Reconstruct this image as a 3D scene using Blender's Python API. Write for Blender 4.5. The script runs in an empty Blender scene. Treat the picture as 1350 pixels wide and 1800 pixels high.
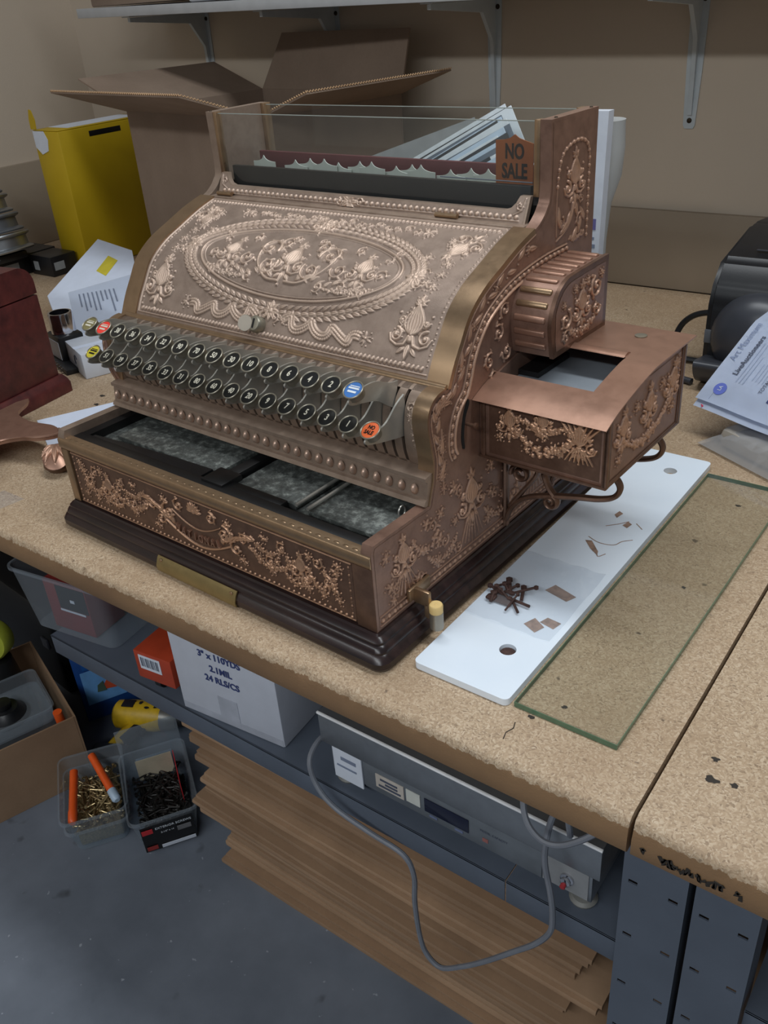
import bpy, bmesh, math, random
import numpy as np
from mathutils import Vector, Matrix
random.seed(7); rng = np.random.default_rng(7)
SC = bpy.context.scene; COL = SC.collection
PI = math.pi
# ------------------------------------------------------------------ camera, world, lights, exposure
PHI = 0.0397                      # the register stands turned a little on the bench
cam = bpy.data.cameras.new('camera'); co = bpy.data.objects.new('camera', cam); COL.objects.link(co)
cam.sensor_fit = 'HORIZONTAL'; cam.sensor_width = 36; cam.lens = 1549.08/1350*36; cam.clip_start = 0.02
yaw, pitch, roll = -0.66943, 0.53290, -0.07880
d = Vector((math.sin(yaw)*math.cos(pitch), math.cos(yaw)*math.cos(pitch), -math.sin(pitch)))
r0 = Vector((math.cos(yaw), -math.sin(yaw), 0)); u0 = r0.cross(d)
r1 = math.cos(roll)*r0 + math.sin(roll)*u0; u1 = -math.sin(roll)*r0 + math.cos(roll)*u0
co.matrix_world = Matrix(((r1.x, u1.x, -d.x, .484), (r1.y, u1.y, -d.y, -.584), (r1.z, u1.z, -d.z, 1.509), (0, 0, 0, 1)))
SC.camera = co
w = bpy.data.worlds.new('world'); SC.world = w; w.use_nodes = True
w.node_tree.nodes['Background'].inputs[0].default_value = (.80, .88, 1, 1)
w.node_tree.nodes['Background'].inputs[1].default_value = .14
def area(name, loc, target, sx, sy, power, col):
    l = bpy.data.lights.new(name, 'AREA'); l.shape = 'RECTANGLE'; l.size = sx; l.size_y = sy; l.energy = power; l.color = col
    o = bpy.data.objects.new(name, l); COL.objects.link(o); o.location = loc
    o.rotation_euler = (Vector(target)-Vector(loc)).to_track_quat('-Z', 'Y').to_euler(); return o
area('ceiling_tube_front', (.75, -2.6, 3.0), (.75, -2.6, 0), 2.4, .30, 62, (.93, .97, 1))
area('ceiling_tube_left', (-1.5, -2.4, 3.0), (-1.5, -2.4, 0), 2.4, .30, 30, (.93, .97, 1))
area('ceiling_tube_over', (.35, .35, 3.0), (.35, .35, 0), 2.4, .30, 34, (.93, .97, 1))
SC.view_settings.view_transform = 'Standard'; SC.view_settings.look = 'None'
SC.view_settings.exposure = 0.0; SC.view_settings.gamma = 1; SC.view_settings.use_curve_mapping = False
# ------------------------------------------------------------------ materials
MATS = {}
def srgb(r, g, b):
    f = lambda c: (c/255/12.92 if c/255 <= .04045 else ((c/255+.055)/1.055)**2.4)
    return (f(r), f(g), f(b), 1)
class NB:
    def __init__(s, name):
        s.m = bpy.data.materials.new(name); s.m.use_nodes = True; s.t = s.m.node_tree; s.b = s.t.nodes['Principled BSDF']
        s.out = s.t.nodes['Material Output']
    def n(s, typ, **kw):
        x = s.t.nodes.new(typ)
        for k, v in kw.items():
            if k.startswith('i_'): x.inputs[k[2:].replace('_', ' ')].default_value = v
            else: setattr(x, k, v)
        return x
    def l(s, a, b): s.t.links.new(a, b)
    def coord(s): return s.n('ShaderNodeTexCoord').outputs['Object']
    def noise(s, scale, detail=4, rough=.55, vec=None):
        x = s.n('ShaderNodeTexNoise', i_Scale=scale, i_Detail=detail, i_Roughness=rough); s.l(vec or s.coord(), x.inputs['Vector']); return x.outputs['Fac']
    def ramp(s, fac, stops):
        x = s.n('ShaderNodeValToRGB'); e = x.color_ramp.elements
        while len(e) < len(stops): e.new(.5)
        for i, (p, c) in enumerate(stops): e[i].position = p; e[i].color = c
        s.l(fac, x.inputs[0]); return x.outputs[0]
    def mix(s, fac, a, b, mode='MIX'):
        x = s.n('ShaderNodeMix', data_type='RGBA', blend_type=mode)
        for sock, v in ((x.inputs[0], fac), (x.inputs[6], a), (x.inputs[7], b)):
            if hasattr(v, 'is_linked'): s.l(v, sock)
            else: sock.default_value = v
        return x.outputs[2]
    def math(s, op, a, b=0.0):
        x = s.n('ShaderNodeMath', operation=op)
        for i, v in enumerate((a, b)):
            if hasattr(v, 'is_linked'): s.l(v, x.inputs[i])
            else: x.inputs[i].default_value = v
        return x.outputs[0]
    def bump(s, h, strength=.3, dist=.001):
        x = s.n('ShaderNodeBump', i_Strength=strength, i_Distance=dist); s.l(h, x.inputs['Height']); s.l(x.outputs[0], s.b.inputs['Normal'])
    def set(s, **kw):
        for k, v in kw.items():
            k = k.replace('_', ' ')
            if hasattr(v, 'is_linked'): s.l(v, s.b.inputs[k])
            else: s.b.inputs[k].default_value = v
def plain(name, rgb, rough=.5, metal=0, var=.12, scale=30, bump=0, bscale=200, spec=.5, coat=0):
    """one colour, a little cloudy variation, optional fine relief"""
    if name in MATS: return MATS[name]
    b = NB(name); c = srgb(*rgb)
    lo = tuple(x*(1-var) for x in c[:3])+(1,); hi = tuple(min(1, x*(1+var)) for x in c[:3])+(1,)
    b.set(Base_Color=b.ramp(b.noise(scale), [(.3, lo), (.7, hi)]), Roughness=rough, Metallic=metal, Coat_Weight=coat)
    b.b.inputs['Specular IOR Level'].default_value = spec
    if bump: b.bump(b.noise(bscale, 3), bump, .001)
    MATS[name] = b.m; return b.m
def copper(name, dark, mid, light, rough=.36, grain=1100, gstr=.25, metal=.5, cloud=.4):
    """cast metal: ground colour, tarnish clouds, raised parts rubbed bright"""
    b = NB(name); at = b.n('ShaderNodeAttribute', attribute_name='wear_shade').outputs['Fac']
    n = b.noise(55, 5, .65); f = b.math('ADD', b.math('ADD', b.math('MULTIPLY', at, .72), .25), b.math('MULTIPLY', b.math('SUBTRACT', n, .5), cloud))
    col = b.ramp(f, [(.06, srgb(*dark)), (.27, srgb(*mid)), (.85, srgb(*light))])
    n2 = b.noise(9, 3)
    col = b.mix(b.math('MULTIPLY', n2, .25), col, srgb(*[c*.80 for c in mid]))
    b.set(Base_Color=col, Metallic=metal, Roughness=b.math('ADD', b.math('MULTIPLY', n, .18), rough-.09))
    b.bump(b.noise(grain, 2), gstr, .0006)
    MATS[name] = b.m; return b.m
M_HOOD = copper('aged_copper', (122, 103, 91), (165, 145, 131), (212, 186, 166), .42, 1300, .45)
M_SIDE = copper('red_copper', (104, 78, 66), (150, 118, 102), (208, 168, 142), .40, 700, .16)
M_DARKCU = copper('dark_copper', (80, 58, 46), (118, 90, 74), (214, 168, 134), .38, 700, .16, .6)
M_LID = copper('smooth_copper', (140, 106, 88), (172, 134, 114), (200, 160, 136), .36, 300, .05, .6, .25)
M_BRASS = copper('worn_brass', (112, 92, 72), (164, 137, 108), (206, 176, 138), .31, 500, .06, .75, .18)
M_BEAD = copper('bead_copper', (150, 122, 104), (196, 166, 146), (220, 190, 168), .34, 700, .05)
M_PANEL = copper('bronze_panel', (124, 104, 90), (162, 142, 126), (196, 172, 152), .42, 900, .12)
M_KEYMET = plain('key_steel', (148, 143, 128), .38, .6, .12)
M_KEYBODY = plain('key_body', (112, 105, 90), .5, .35, .12)
M_LEVER = plain('lever_steel', (182, 180, 172), .34, .65, .12)
M_BLACK = plain('black_paint', (16, 16, 17), .45)
M_INNER = plain('dark_interior', (14, 12, 11), .8)
M_KEYFACE = plain('key_face_black', (34, 34, 33), .22)
M_CREAM = plain('cream_lettering', (205, 200, 182), .6)
M_WHITE = plain('white_lettering', (215, 222, 228), .6)
M_ORANGE = plain('orange_enamel', (222, 104, 58), .4)
M_RED = plain('red_enamel', (225, 62, 52), .4)
M_YELLOW = plain('yellow_enamel', (214, 200, 60), .4)
M_BLUE = plain('blue_enamel', (62, 112, 178), .4)
M_FLAG = plain('orange_flag', (152, 86, 44), .5, 0, .15)
M_MAROON = plain('maroon_strip', (88, 42, 46), .5)
M_TAB = plain('white_enamel_tab', (196, 204, 196), .5)
M_SCREW = plain('dark_screw', (70, 60, 50), .4, .8)
M_STEEL = plain('grey_painted_steel', (84, 92, 104), .42, 0, .08, 12, .05, 400)
M_STAINLESS = plain('stainless', (160, 164, 168), .38, .9, .06, 60)
M_CHROME = plain('chrome', (200, 200, 205), .12, 1)
M_PAPER = plain('white_paper', (218, 228, 246), .7, 0, .03)
M_CARD = plain('white_card', (206, 212, 222), .7, 0, .05)
M_INK = plain('ink_print', (70, 76, 92), .7)
M_NAVY = plain('navy_print', (48, 60, 108), .7)
M_BLKPL = plain('black_plastic', (26, 27, 30), .38, 0, .2, 40, .08, 600)
M_GREYPL = plain('dark_grey_plastic', (58, 60, 66), .35, 0, .1)
M_CABLE = plain('grey_cable', (112, 116, 124), .5)
def m_wood(name, base, dark, scale, rough):
    b = NB(name); mp = b.n('ShaderNodeMapping'); mp.inputs['Scale'].default_value = (.35, 3, 3); b.l(b.coord(), mp.inputs['Vector'])
    n = b.noise(scale, 6, .6, mp.outputs[0])
    b.set(Base_Color=b.ramp(n, [(.3, srgb(*dark)), (.7, srgb(*base))]), Roughness=rough); b.bump(n, .15, .0006); return b.m
M_BASEWOOD = m_wood('dark_oak', (56, 40, 38), (26, 19, 21), 26, .28)
M_MAHOG = m_wood('mahogany', (96, 42, 40), (62, 24, 26), 14, .42)
def m_bench():
    b = NB('particle_board'); c = b.coord()
    v = b.n('ShaderNodeTexVoronoi', i_Scale=560.0); nz = b.n('ShaderNodeTexNoise', i_Scale=90.0); b.l(c, nz.inputs['Vector'])
    mixv = b.n('ShaderNodeMix', data_type='VECTOR'); mixv.inputs[0].default_value = .012; b.l(c, mixv.inputs[4]); b.l(nz.outputs['Color'], mixv.inputs[5]); b.l(mixv.outputs[1], v.inputs['Vector'])
    flake = b.ramp(b.n('ShaderNodeSeparateColor').outputs[0], [(0, srgb(150, 122, 88)), (1, srgb(212, 186, 146))])
    sep = [n for n in b.t.nodes if n.bl_idname == 'ShaderNodeSeparateColor'][0]; b.l(v.outputs['Color'], sep.inputs[0])
    fl = b.ramp(sep.outputs[0], [(.0, srgb(118, 98, 78)), (.14, srgb(160, 137, 111)), (.55, srgb(184, 160, 131)), (1.0, srgb(214, 196, 170))])
    col = b.mix(b.math('MULTIPLY', b.noise(300, 3, .6), .75), fl, srgb(174, 151, 124))
    big = b.noise(5, 5, .6); col = b.mix(b.ramp(big, [(.35, (0, 0, 0, 1)), (.75, (.55, .55, .55, 1))]), col, srgb(148, 120, 90))
    spots = b.noise(70, 2, .5); col = b.mix(b.ramp(spots, [(.70, (0, 0, 0, 1)), (.78, (.8, .8, .8, 1))]), col, srgb(74, 58, 44))
    st = b.noise(9, 2, .4); col = b.mix(b.ramp(st, [(.68, (0, 0, 0, 1)), (.78, (.5, .5, .5, 1))]), col, srgb(120, 96, 70))
    # the worn front edge shows pale torn chips, the face below is brown stained
    ge = b.n('ShaderNodeSeparateXYZ'); b.l(c, ge.inputs[0])
    lim = b.math('ADD', ge.outputs[2], b.math('MULTIPLY', b.math('SUBTRACT', b.noise(140, 4, .7), .5), .012))
    mask = b.ramp(lim, [(.0, (1, 1, 1, 1)), (.5, (0, 0, 0, 1))])
    mm = b.math('LESS_THAN', lim, .858); sm = b.noise(3, 4)
    face = b.ramp(sm, [(.3, srgb(118, 90, 64)), (.7, srgb(146, 114, 80))])
    col = b.mix(mm, col, face)
    b.set(Base_Color=col, Roughness=.62); b.bump(b.math('ADD', v.outputs['Distance'], b.noise(260, 3)), .16, .0012)
    b.t.nodes.remove(flake.node)
    return b.m
M_BENCH = m_bench()
def m_floor():
    b = NB('concrete'); n = b.noise(2.5, 8, .62); col = b.ramp(n, [(.3, srgb(88, 95, 105)), (.7, srgb(120, 127, 138))])
    col = b.mix(b.ramp(b.noise(11, 3, .5), [(.66, (0, 0, 0, 1)), (.72, (.7, .7, .7, 1))]), col, srgb(60, 62, 66))
    col = b.mix(b.ramp(b.noise(60, 2, .5), [(.72, (0, 0, 0, 1)), (.76, (.5, .5, .5, 1))]), col, srgb(176, 182, 190))
    b.set(Base_Color=col, Roughness=.5); b.bump(b.noise(80, 4), .08, .001); return b.m
M_FLOOR = m_floor()
def m_wall():
    b = NB('painted_wall'); n = b.noise(1.3, 4); b.set(Base_Color=b.ramp(n, [(.3, srgb(192, 178, 160)), (.7, srgb(202, 188, 170))]), Roughness=.75)
    b.bump(b.noise(180, 4, .7), .22, .0015); return b.m
M_WALL = m_wall()
M_SPLASH = plain('backsplash_paint', (156, 142, 124), .7, 0, .05, 3, .15, 200)
def m_card(name, a, c, fl=(0, 0, 0)):
    b = NB(name); n = b.noise(8, 5); col = b.ramp(n, [(.3, srgb(*a)), (.7, srgb(*c))]); n2 = b.noise(160, 2)
    b.set(Base_Color=b.mix(b.math('MULTIPLY', n2, .25), col, srgb(*[x*.75 for x in a])), Roughness=.8); b.bump(n2, .1, .0006); return b.m
M_KRAFT = m_card('kraft_cardboard', (140, 112, 86), (158, 128, 100))
M_KRAFT2 = m_card('kraft_cardboard_grey', (136, 117, 101), (152, 132, 115))
M_KRAFT3 = m_card('kraft_cardboard_pale', (156, 126, 98), (176, 144, 114))
M_FLUTE = m_card('corrugated_edge', (176, 140, 104), (206, 170, 130))
M_YBOX = plain('yellow_cardboard', (184, 154, 20), .5, 0, .06, 8)
def m_glass(name, tint, rough=.02, alpha=None, ior=1.45):
    """thin clear sheet or shell: mostly transparent with a real fresnel reflection"""
    b = NB(name); tr = b.n('ShaderNodeBsdfTransparent'); tr.inputs[0].default_value = tint
    gl = b.n('ShaderNodeBsdfGlossy'); gl.inputs['Roughness'].default_value = rough; gl.inputs['Color'].default_value = (.9, .9, .9, 1)
    fr = b.n('ShaderNodeFresnel'); fr.inputs[0].default_value = ior; ge = b.n('ShaderNodeNewGeometry')
    fac = b.math('MULTIPLY', fr.outputs[0], b.math('SUBTRACT', 1.0, ge.outputs['Backfacing']))
    mx = b.n('ShaderNodeMixShader'); b.l(fac, mx.inputs[0]); b.l(tr.outputs[0], mx.inputs[1]); b.l(gl.outputs[0], mx.inputs[2])
    last = mx.outputs[0]
    if alpha:
        df = b.n('ShaderNodeBsdfDiffuse'); df.inputs[0].default_value = alpha[1]
        m2 = b.n('ShaderNodeMixShader'); m2.inputs[0].default_value = alpha[0]; b.l(last, m2.inputs[1]); b.l(df.outputs[0], m2.inputs[2]); last = m2.outputs[0]
    b.l(last, b.out.inputs['Surface']); return b.m
M_GLASS = m_glass('window_glass', (.96, .97, .965, 1), .02, (.022, (.5, .51, .5, 1)))
M_GLASSEDGE = plain('glass_edge', (88, 116, 92), .2, 0, .15, 60)
M_GLASSTOPEDGE = plain('ground_glass_edge', (150, 158, 152), .35, 0, .1, 60)
M_CLEARPL = m_glass('clear_plastic', (.86, .9, .93, 1), .10, (.14, (.62, .68, .74, 1)))
M_FILM = m_glass('clear_film', (.95, .96, .97, 1), .08, (.10, (.8, .84, .9, 1)), 1.5)
M_BUBBLE = m_glass('bubble_film', (.88, .88, .88, 1), .1, (.38, (.66, .66, .66, 1)))
def m_galv():
    b = NB('mottled_galvanised'); v = b.n('ShaderNodeTexVoronoi', i_Scale=130.0); b.l(b.coord(), v.inputs['Vector'])
    n = b.noise(95, 5, .72); col = b.ramp(n, [(.34, srgb(72, 74, 72)), (.52, srgb(102, 106, 103)), (.68, srgb(160, 166, 160))])
    b.set(Base_Color=col, Metallic=.55, Roughness=.45); b.bump(n, .3, .001); return b.m
M_GALV = m_galv()
def m_slab():
    """opaque white slab, gently stained"""
    b = NB('white_slab'); n = b.noise(7, 4); b.set(Base_Color=b.ramp(n, [(.3, srgb(226, 238, 250)), (.7, srgb(236, 246, 255))]), Roughness=.22); return b.m
M_SLAB = m_slab()
M_STAIN = plain('brown_residue', (150, 124, 108), .7, 0, .3, 120)
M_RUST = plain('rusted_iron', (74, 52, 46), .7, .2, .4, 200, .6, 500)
M_PLUG = plain('cream_plug', (226, 196, 132), .5)
# ------------------------------------------------------------------ helpers
class B:
    def __init__(s): s.m = bmesh.new()
    def box(s, x0, x1, y0, y1, z0, z1, bev=0, M=None, seg=2):
        r = bmesh.ops.create_cube(s.m, size=1.0); vs = r['verts']
        for v in vs: v.co = Vector((x0+(v.co.x+.5)*(x1-x0), y0+(v.co.y+.5)*(y1-y0), z0+(v.co.z+.5)*(z1-z0)))
        if bev:
            es = list({e for v in vs for e in v.link_edges}); q = bmesh.ops.bevel(s.m, geom=es, offset=bev, segments=seg, affect='EDGES', profile=.5)
            vs = list({v for v in q['verts']} | {v for v in vs if v.is_valid})
        if M is not None: bmesh.ops.transform(s.m, matrix=M, verts=vs)
        return s
    def tube(s, pts, r, n=8, flat=None, cap=True):
        pts = [Vector(p) for p in pts]; N = len(pts); rings = []; up = None
        for i, p in enumerate(pts):
            t = (pts[min(i+1, N-1)]-pts[max(i-1, 0)]).normalized()
            if up is None: up = t.orthogonal().normalized() if flat is None else Vector(flat[0])
            a = (up-t*up.dot(t)).normalized(); b = t.cross(a); up = a
            ra = r[i] if hasattr(r, '__len__') else r; rb = ra if flat is None else flat[1]
            rings.append([s.m.verts.new(p+a*(rb if flat is not None else ra)*math.cos(2*PI*k/n)+b*ra*math.sin(2*PI*k/n)) for k in range(n)])
        for A, C in zip(rings, rings[1:]):
            for k in range(n): s.m.faces.new((A[k], A[(k+1) % n], C[(k+1) % n], C[k]))
        if cap: s.m.faces.new(rings[0][::-1]); s.m.faces.new(rings[-1])
        return s
    def lathe(s, prof, c=(0, 0, 0), n=24, M=None):
        c = Vector(c); rings = []
        for r, z in prof:
            rings.append([s.m.verts.new(c+Vector((r*math.cos(2*PI*k/n), r*math.sin(2*PI*k/n), z))) for k in range(n)])
        for A, C in zip(rings, rings[1:]):
            for k in range(n): s.m.faces.new((A[k], A[(k+1) % n], C[(k+1) % n], C[k]))
        if prof[0][0] > 1e-6: s.m.faces.new(rings[0][::-1])
        if prof[-1][0] > 1e-6: s.m.faces.new(rings[-1])
        if M is not None: bmesh.ops.transform(s.m, matrix=M, verts=[v for R in rings for v in R])
        return s
    def prism(s, poly, f, a, b):
        """polygon in 2-D lifted by f(p, q, depth) between the depths a and b"""
        A = [s.m.verts.new(f(p, q, a)) for p, q in poly]; C = [s.m.verts.new(f(p, q, b)) for p, q in poly]; n = len(poly)
        s.m.faces.new(A[::-1]); s.m.faces.new(C)
        for k in range(n): s.m.faces.new((A[k], A[(k+1) % n], C[(k+1) % n], C[k]))
        return s
    def grid(s, rows, thick=None):
        V = [[s.m.verts.new(p) for p in r] for r in rows]; fs = []
        for A, C in zip(V, V[1:]):
            for k in range(len(A)-1): fs.append(s.m.faces.new((A[k], A[k+1], C[k+1], C[k])))
        if thick: bmesh.ops.solidify(s.m, geom=fs, thickness=thick)
        return s
    def rectloft(s, prof, x0, x1, y0, y1, cr=.003, seg=5):
        """stepped moulding: profile of (outset, z) swept round a rectangle with rounded corners"""
        rings = []
        for o, z in prof:
            ring = []; r = max(cr+o*.6, .0005)
            for cx, cy, a0 in ((x1+o-r, y0-o+r, -PI/2), (x1+o-r, y1+o-r, 0), (x0-o+r, y1+o-r, PI/2), (x0-o+r, y0-o+r, PI)):
                for k in range(seg+1):
                    a = a0+PI/2*k/seg; ring.append(s.m.verts.new((cx+r*math.cos(a), cy+r*math.sin(a), z)))
            rings.append(ring)
        n = len(rings[0])
        for A, C in zip(rings, rings[1:]):
            for k in range(n): s.m.faces.new((A[k], A[(k+1) % n], C[(k+1) % n], C[k]))
        s.m.faces.new(rings[0][::-1]); s.m.faces.new(rings[-1]); return s
    def mesh(s, name, ang=40):
        bmesh.ops.recalc_face_normals(s.m, faces=s.m.faces); me = bpy.data.meshes.new(name); s.m.to_mesh(me); s.m.free()
        me.polygons.foreach_set('use_smooth', [True]*len(me.polygons)); me.set_sharp_from_angle(angle=math.radians(ang)); return me
def link(name, me, mat, parent=None, loc=None):
    o = bpy.data.objects.new(name, me); COL.objects.link(o)
    if mat is not None and not me.materials: me.materials.append(mat)
    if parent is not None: o.parent = parent
    if loc is not None: o.location = loc
    return o
def mk(name, b, mat, parent=None, loc=None, ang=40): return link(name, b.mesh(name, ang), mat, parent, loc)
def tag(o, label, cat, group=None, kind=None):
    o['label'] = label; o['category'] = cat
    if group: o['group'] = group
    if kind: o['kind'] = kind
    return o
def thing(name, label, cat, loc=(0, 0, 0), rz=0, group=None):
    o = bpy.data.objects.new(name, None); COL.objects.link(o); o.location = loc; o.rotation_euler = (0, 0, rz); o.empty_display_size = .05
    return tag(o, label, cat, group)
def struct(name, b, mat, parent=None):
    o = mk(name, b, mat, parent)
    if parent is None: o['kind'] = 'structure'
    return o
def dup(root, label=None, group=None):
    r = root.copy(); COL.objects.link(r)
    if label: r['label'] = label
    if group: r['group'] = group
    for ch in root.children:
        c = ch.copy(); COL.objects.link(c); c.parent = r
        for g in ch.children:
            q = g.copy(); COL.objects.link(q); q.parent = c
    return r
TXT = {}
def text_mesh(body, size, ext=.0002, xs=1.0, align='CENTER', bold=0.0):
    k = (body, size, ext, xs, align, bold)
    if k in TXT: return TXT[k]
    cu = bpy.data.curves.new('lettering', 'FONT'); cu.body = body; cu.size = size; cu.extrude = ext; cu.align_x = align; cu.align_y = 'CENTER'
    cu.resolution_u = 3; cu.offset = bold; cu.space_line = .9
    o = bpy.data.objects.new('lettering', cu); COL.objects.link(o)
    me = bpy.data.meshes.new_from_object(o.evaluated_get(bpy.context.evaluated_depsgraph_get())); bpy.data.objects.remove(o); bpy.data.curves.remove(cu)
    me.transform(Matrix.Diagonal((xs, 1, 1, 1))); TXT[k] = me; return me
def frame(o, x, y, n=None):
    """matrix with origin o, text direction x and text-up direction y"""
    x = Vector(x).normalized(); y = Vector(y); y = (y-x*y.dot(x)).normalized(); z = x.cross(y)
    return Matrix(((x.x, y.x, z.x, o[0]), (x.y, y.y, z.y, o[1]), (x.z, y.z, z.z, o[2]), (0, 0, 0, 1)))
def text(name, body, size, mat, parent, M, ext=.0002, xs=1.0, align='CENTER', bold=0.0):
    me = text_mesh(body, size, ext, xs, align, bold).copy(); me.materials.clear(); o = link(name, me, mat, parent); o.matrix_local = M; return o
def bez(p, n=12):
    """smooth curve through the points (Catmull-Rom)"""
    p = [Vector(q) for q in p]; out = []
    for i in range(len(p)-1):
        a, b, c, e = p[max(i-1, 0)], p[i], p[i+1], p[min(i+2, len(p)-1)]
        for k in range(n):
            t = k/n; out.append(.5*((2*b)+(c-a)*t+(2*a-5*b+4*c-e)*t*t+(3*b-3*c+e-a)*t**3))
    out.append(p[-1]); return out
# ------------------------------------------------------------------ room shell
XL, YW = -2.2, 1.424
BH = .87
struct('floor', B().box(-4, 3, -4, 2.2, -.05, 0), M_FLOOR)
struct('wall_back', B().box(XL-.1, 3.2, YW, YW+.1, 0, 3.4), M_WALL)
struct('wall_left', B().box(XL-.1, XL, -3.0, YW, 0, 3.4), M_WALL)
struct('trim_1', B().box(XL+.02, 3.0, YW-.014, YW-.0005, BH+.001, 1.045, .002), M_SPLASH)
struct('trim_2', B().box(XL+.0005, XL+.014, -.05, YW-.016, BH+.001, 1.12, .002), M_SPLASH)
# ------------------------------------------------------------------ workbenches
def worktop(x0, x1, y0, y1, seed):
    b = B(); r = np.random.default_rng(seed); xs = np.arange(x0, x1+.0001, .005); xs[-1] = x1
    prof = [(y1, .825), (y0+.004, .825), (y0, .829), (y0, .848), (y0+.0005, .858), (y0+.002, .864), (y0+.006, .8685), (y0+.014, .87), (y0+.12, .87), (y1, .87)]
    rows = []
    lowf = np.interp(xs, np.linspace(x0, x1, 40), r.normal(0, 1, 40))
    for i, x in enumerate(xs):
        row = []
        for k, (y, z) in enumerate(prof):
            j = {3: .0003, 4: .0012, 5: .0018, 6: .0014, 7: .0004}.get(k, 0)
            e = r.normal(0, 1)
            row.append(Vector((x, y+abs(e)*j+(max(0, lowf[i])*.001 if 3 < k < 7 else 0), z-abs(r.normal(0, 1))*j*.6)))
        rows.append(row)
    b.grid(rows)
    for rr in (0, -1): pass
    bm = b.m; bm.verts.ensure_lookup_table(); n = len(prof)
    bm.faces.new([bm.verts[k] for k in range(n)]); L = len(bm.verts)-n; bm.faces.new([bm.verts[L+k] for k in range(n)][::-1])
    for i in range(len(xs)-1): bm.faces.new((bm.verts[i*n], bm.verts[(i+1)*n], bm.verts[(i+1)*n+n-1], bm.verts[i*n+n-1]))
    return b
SEAM = .3147
bench = thing('workbench', 'long chipboard workbench with grey steel shelf and legs, carrying the register', 'workbench', (0, 0, 0))
mk('worktop', worktop(XL+.005, SEAM-.0020, -.0572, YW-.016, 1), M_BENCH, bench, ang=60)
bench2 = thing('workbench', 'second chipboard workbench right of the dark seam, black scribble on its edge', 'workbench', (0, 0, 0))
mk('worktop', worktop(SEAM+.0020, 1.9, -.0572, YW-.016, 2), M_BENCH, bench2, ang=60)
def leg(x0, x1, parent, side):
    b = B()
    holes = [(x0+.012, z) for z in (.675, .585, .495, .405, .315, .225, .135)]+[(x1-.013, z) for z in (.675, .585, .495, .405, .315, .225, .135)]
    # front flange with real punched slots: build as strips round the holes
    zs = [.0]; 
    for z in (.135, .225, .315, .405, .495, .585, .675): zs += [z-.0028, z+.0028]
    zs.append(.825); xs = [x0, x0+.007, x0+.017, x1-.018, x1-.008, x1]
    for i in range(len(zs)-1):
        for k in range(5):
            if i % 2 == 1 and k in (1, 3): continue
            b.m.faces.new([b.m.verts.new(p) for p in ((xs[k], .03, zs[i]), (xs[k+1], .03, zs[i]), (xs[k+1], .03, zs[i+1]), (xs[k], .03, zs[i+1]))])
    bmesh.ops.remove_doubles(b.m, verts=b.m.verts, dist=1e-5); bmesh.ops.solidify(b.m, geom=list(b.m.faces), thickness=.002)
    b.box(x0, x0+.002, .031, .09, 0, .824).box(x1-.002, x1, .031, .09, 0, .824)
    return mk('leg', b, M_STEEL, parent, ang=30)
leg(.2836, .3520, bench, 0); leg(.3592, .4232, bench2, 1)
b = B()
b.box(-.80, .135, .04, .62, .5455, .548).box(-.80, .135, .04, .042, .508, .548, .0006).box(.1365, .2826, .04, .62, .5455, .548).box(.1365, .2826, .04, .042, .508, .548, .0006)
mk('lower_shelf', b, M_STEEL, bench)
mk('back_panel', B().box(-2.0, .28, .64, .655, .1, .82), plain('under_bench_panel', (60, 54, 48), .8), bench)
# right bench: board hanging beside the leg and its shelf
mk('side_board', B().box(.45, 1.2, .16, .172, .30, .82), m_card('brown_board', (120, 92, 66), (136, 106, 78)), bench2)
mk('lower_shelf', B().box(.426, 1.5, .04, .62, .5455, .548).box(.426, 1.5, .04, .042, .508, .548, .0006), M_STEEL, bench2)
# black marker scribble on the edge of the right bench
def scribble(x0, x1, seed):
    r = random.Random(seed); pts = []
    n = max(6, int((x1-x0)/.0011))
    for i in range(n): pts.append(Vector((x0+(x1-x0)*i/n+r.uniform(-.002, .002), -.0578, .8405+r.uniform(-.0055, .0055)-.0*(i/n))))
    return B().tube(pts, .0021, 5, ((0, 1, 0), .0004))
M_MARK = plain('marker_ink', (46, 40, 34), .7)
for x0, x1, s in ((.344, .366, 1), (.3665, .3725, 2), (.3755, .3835, 3), (.3850, .3985, 4), (.4085, .4115, 5), (.327, .331, 6)):
    mk('marker_scribble', scribble(x0, x1, s), M_MARK, bench2)
# stains and a crack on the worktops
def smear(x, y, s, seed, z=BH+.0004):
    r = random.Random(seed); pts = []
    for k in range(14):
        a = 2*PI*k/14; q = s*r.uniform(.45, 1.0); pts.append((x+q*math.cos(a)*1.3, y+q*math.sin(a)))
    b = B(); b.m.faces.new([b.m.verts.new((p, q, z)) for p, q in pts]); return b
for x, y, s, k in ((.352, .052, .004, 1), (.357, .026, .006, 2), (.376, .030, .004, 3)): mk('dark_stain', smear(x, y, s, k), M_MARK, bench2)
for x, y, s, k in ((.182, .011, .004, 4), (.203, .041, .003, 5), (-.93, .352, .006, 6), (-.905, .318, .007, 7), (.228, .52, .004, 8), (.232, .30, .003, 10)): mk('dark_stain', smear(x, y, s, k), M_MARK, bench)
mk('board_crack', B().tube([(.172, -.030, BH), (.170, -.021, BH), (.1735, -.012, BH), (.171, -.004, BH)], .0006, 5), M_MARK, bench)
# clear packing tape folded over the front edge
rows = []
for i in range(9):
    x = -.775+.055*i/8
    rows.append([Vector((x+.02, .02, .8708)), Vector((x+.01, -.04, .8708)), Vector((x, -.0582, .866)), Vector((x, -.0588, .845)), Vector((x-.004, -.0586, .824)), Vector((x-.01, -.052+.004*(i % 2), .812))])
tag(mk('packing_tape', B().grid(rows), M_FILM), 'strip of clear packing tape folded over the bench front edge', 'tape')
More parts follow.
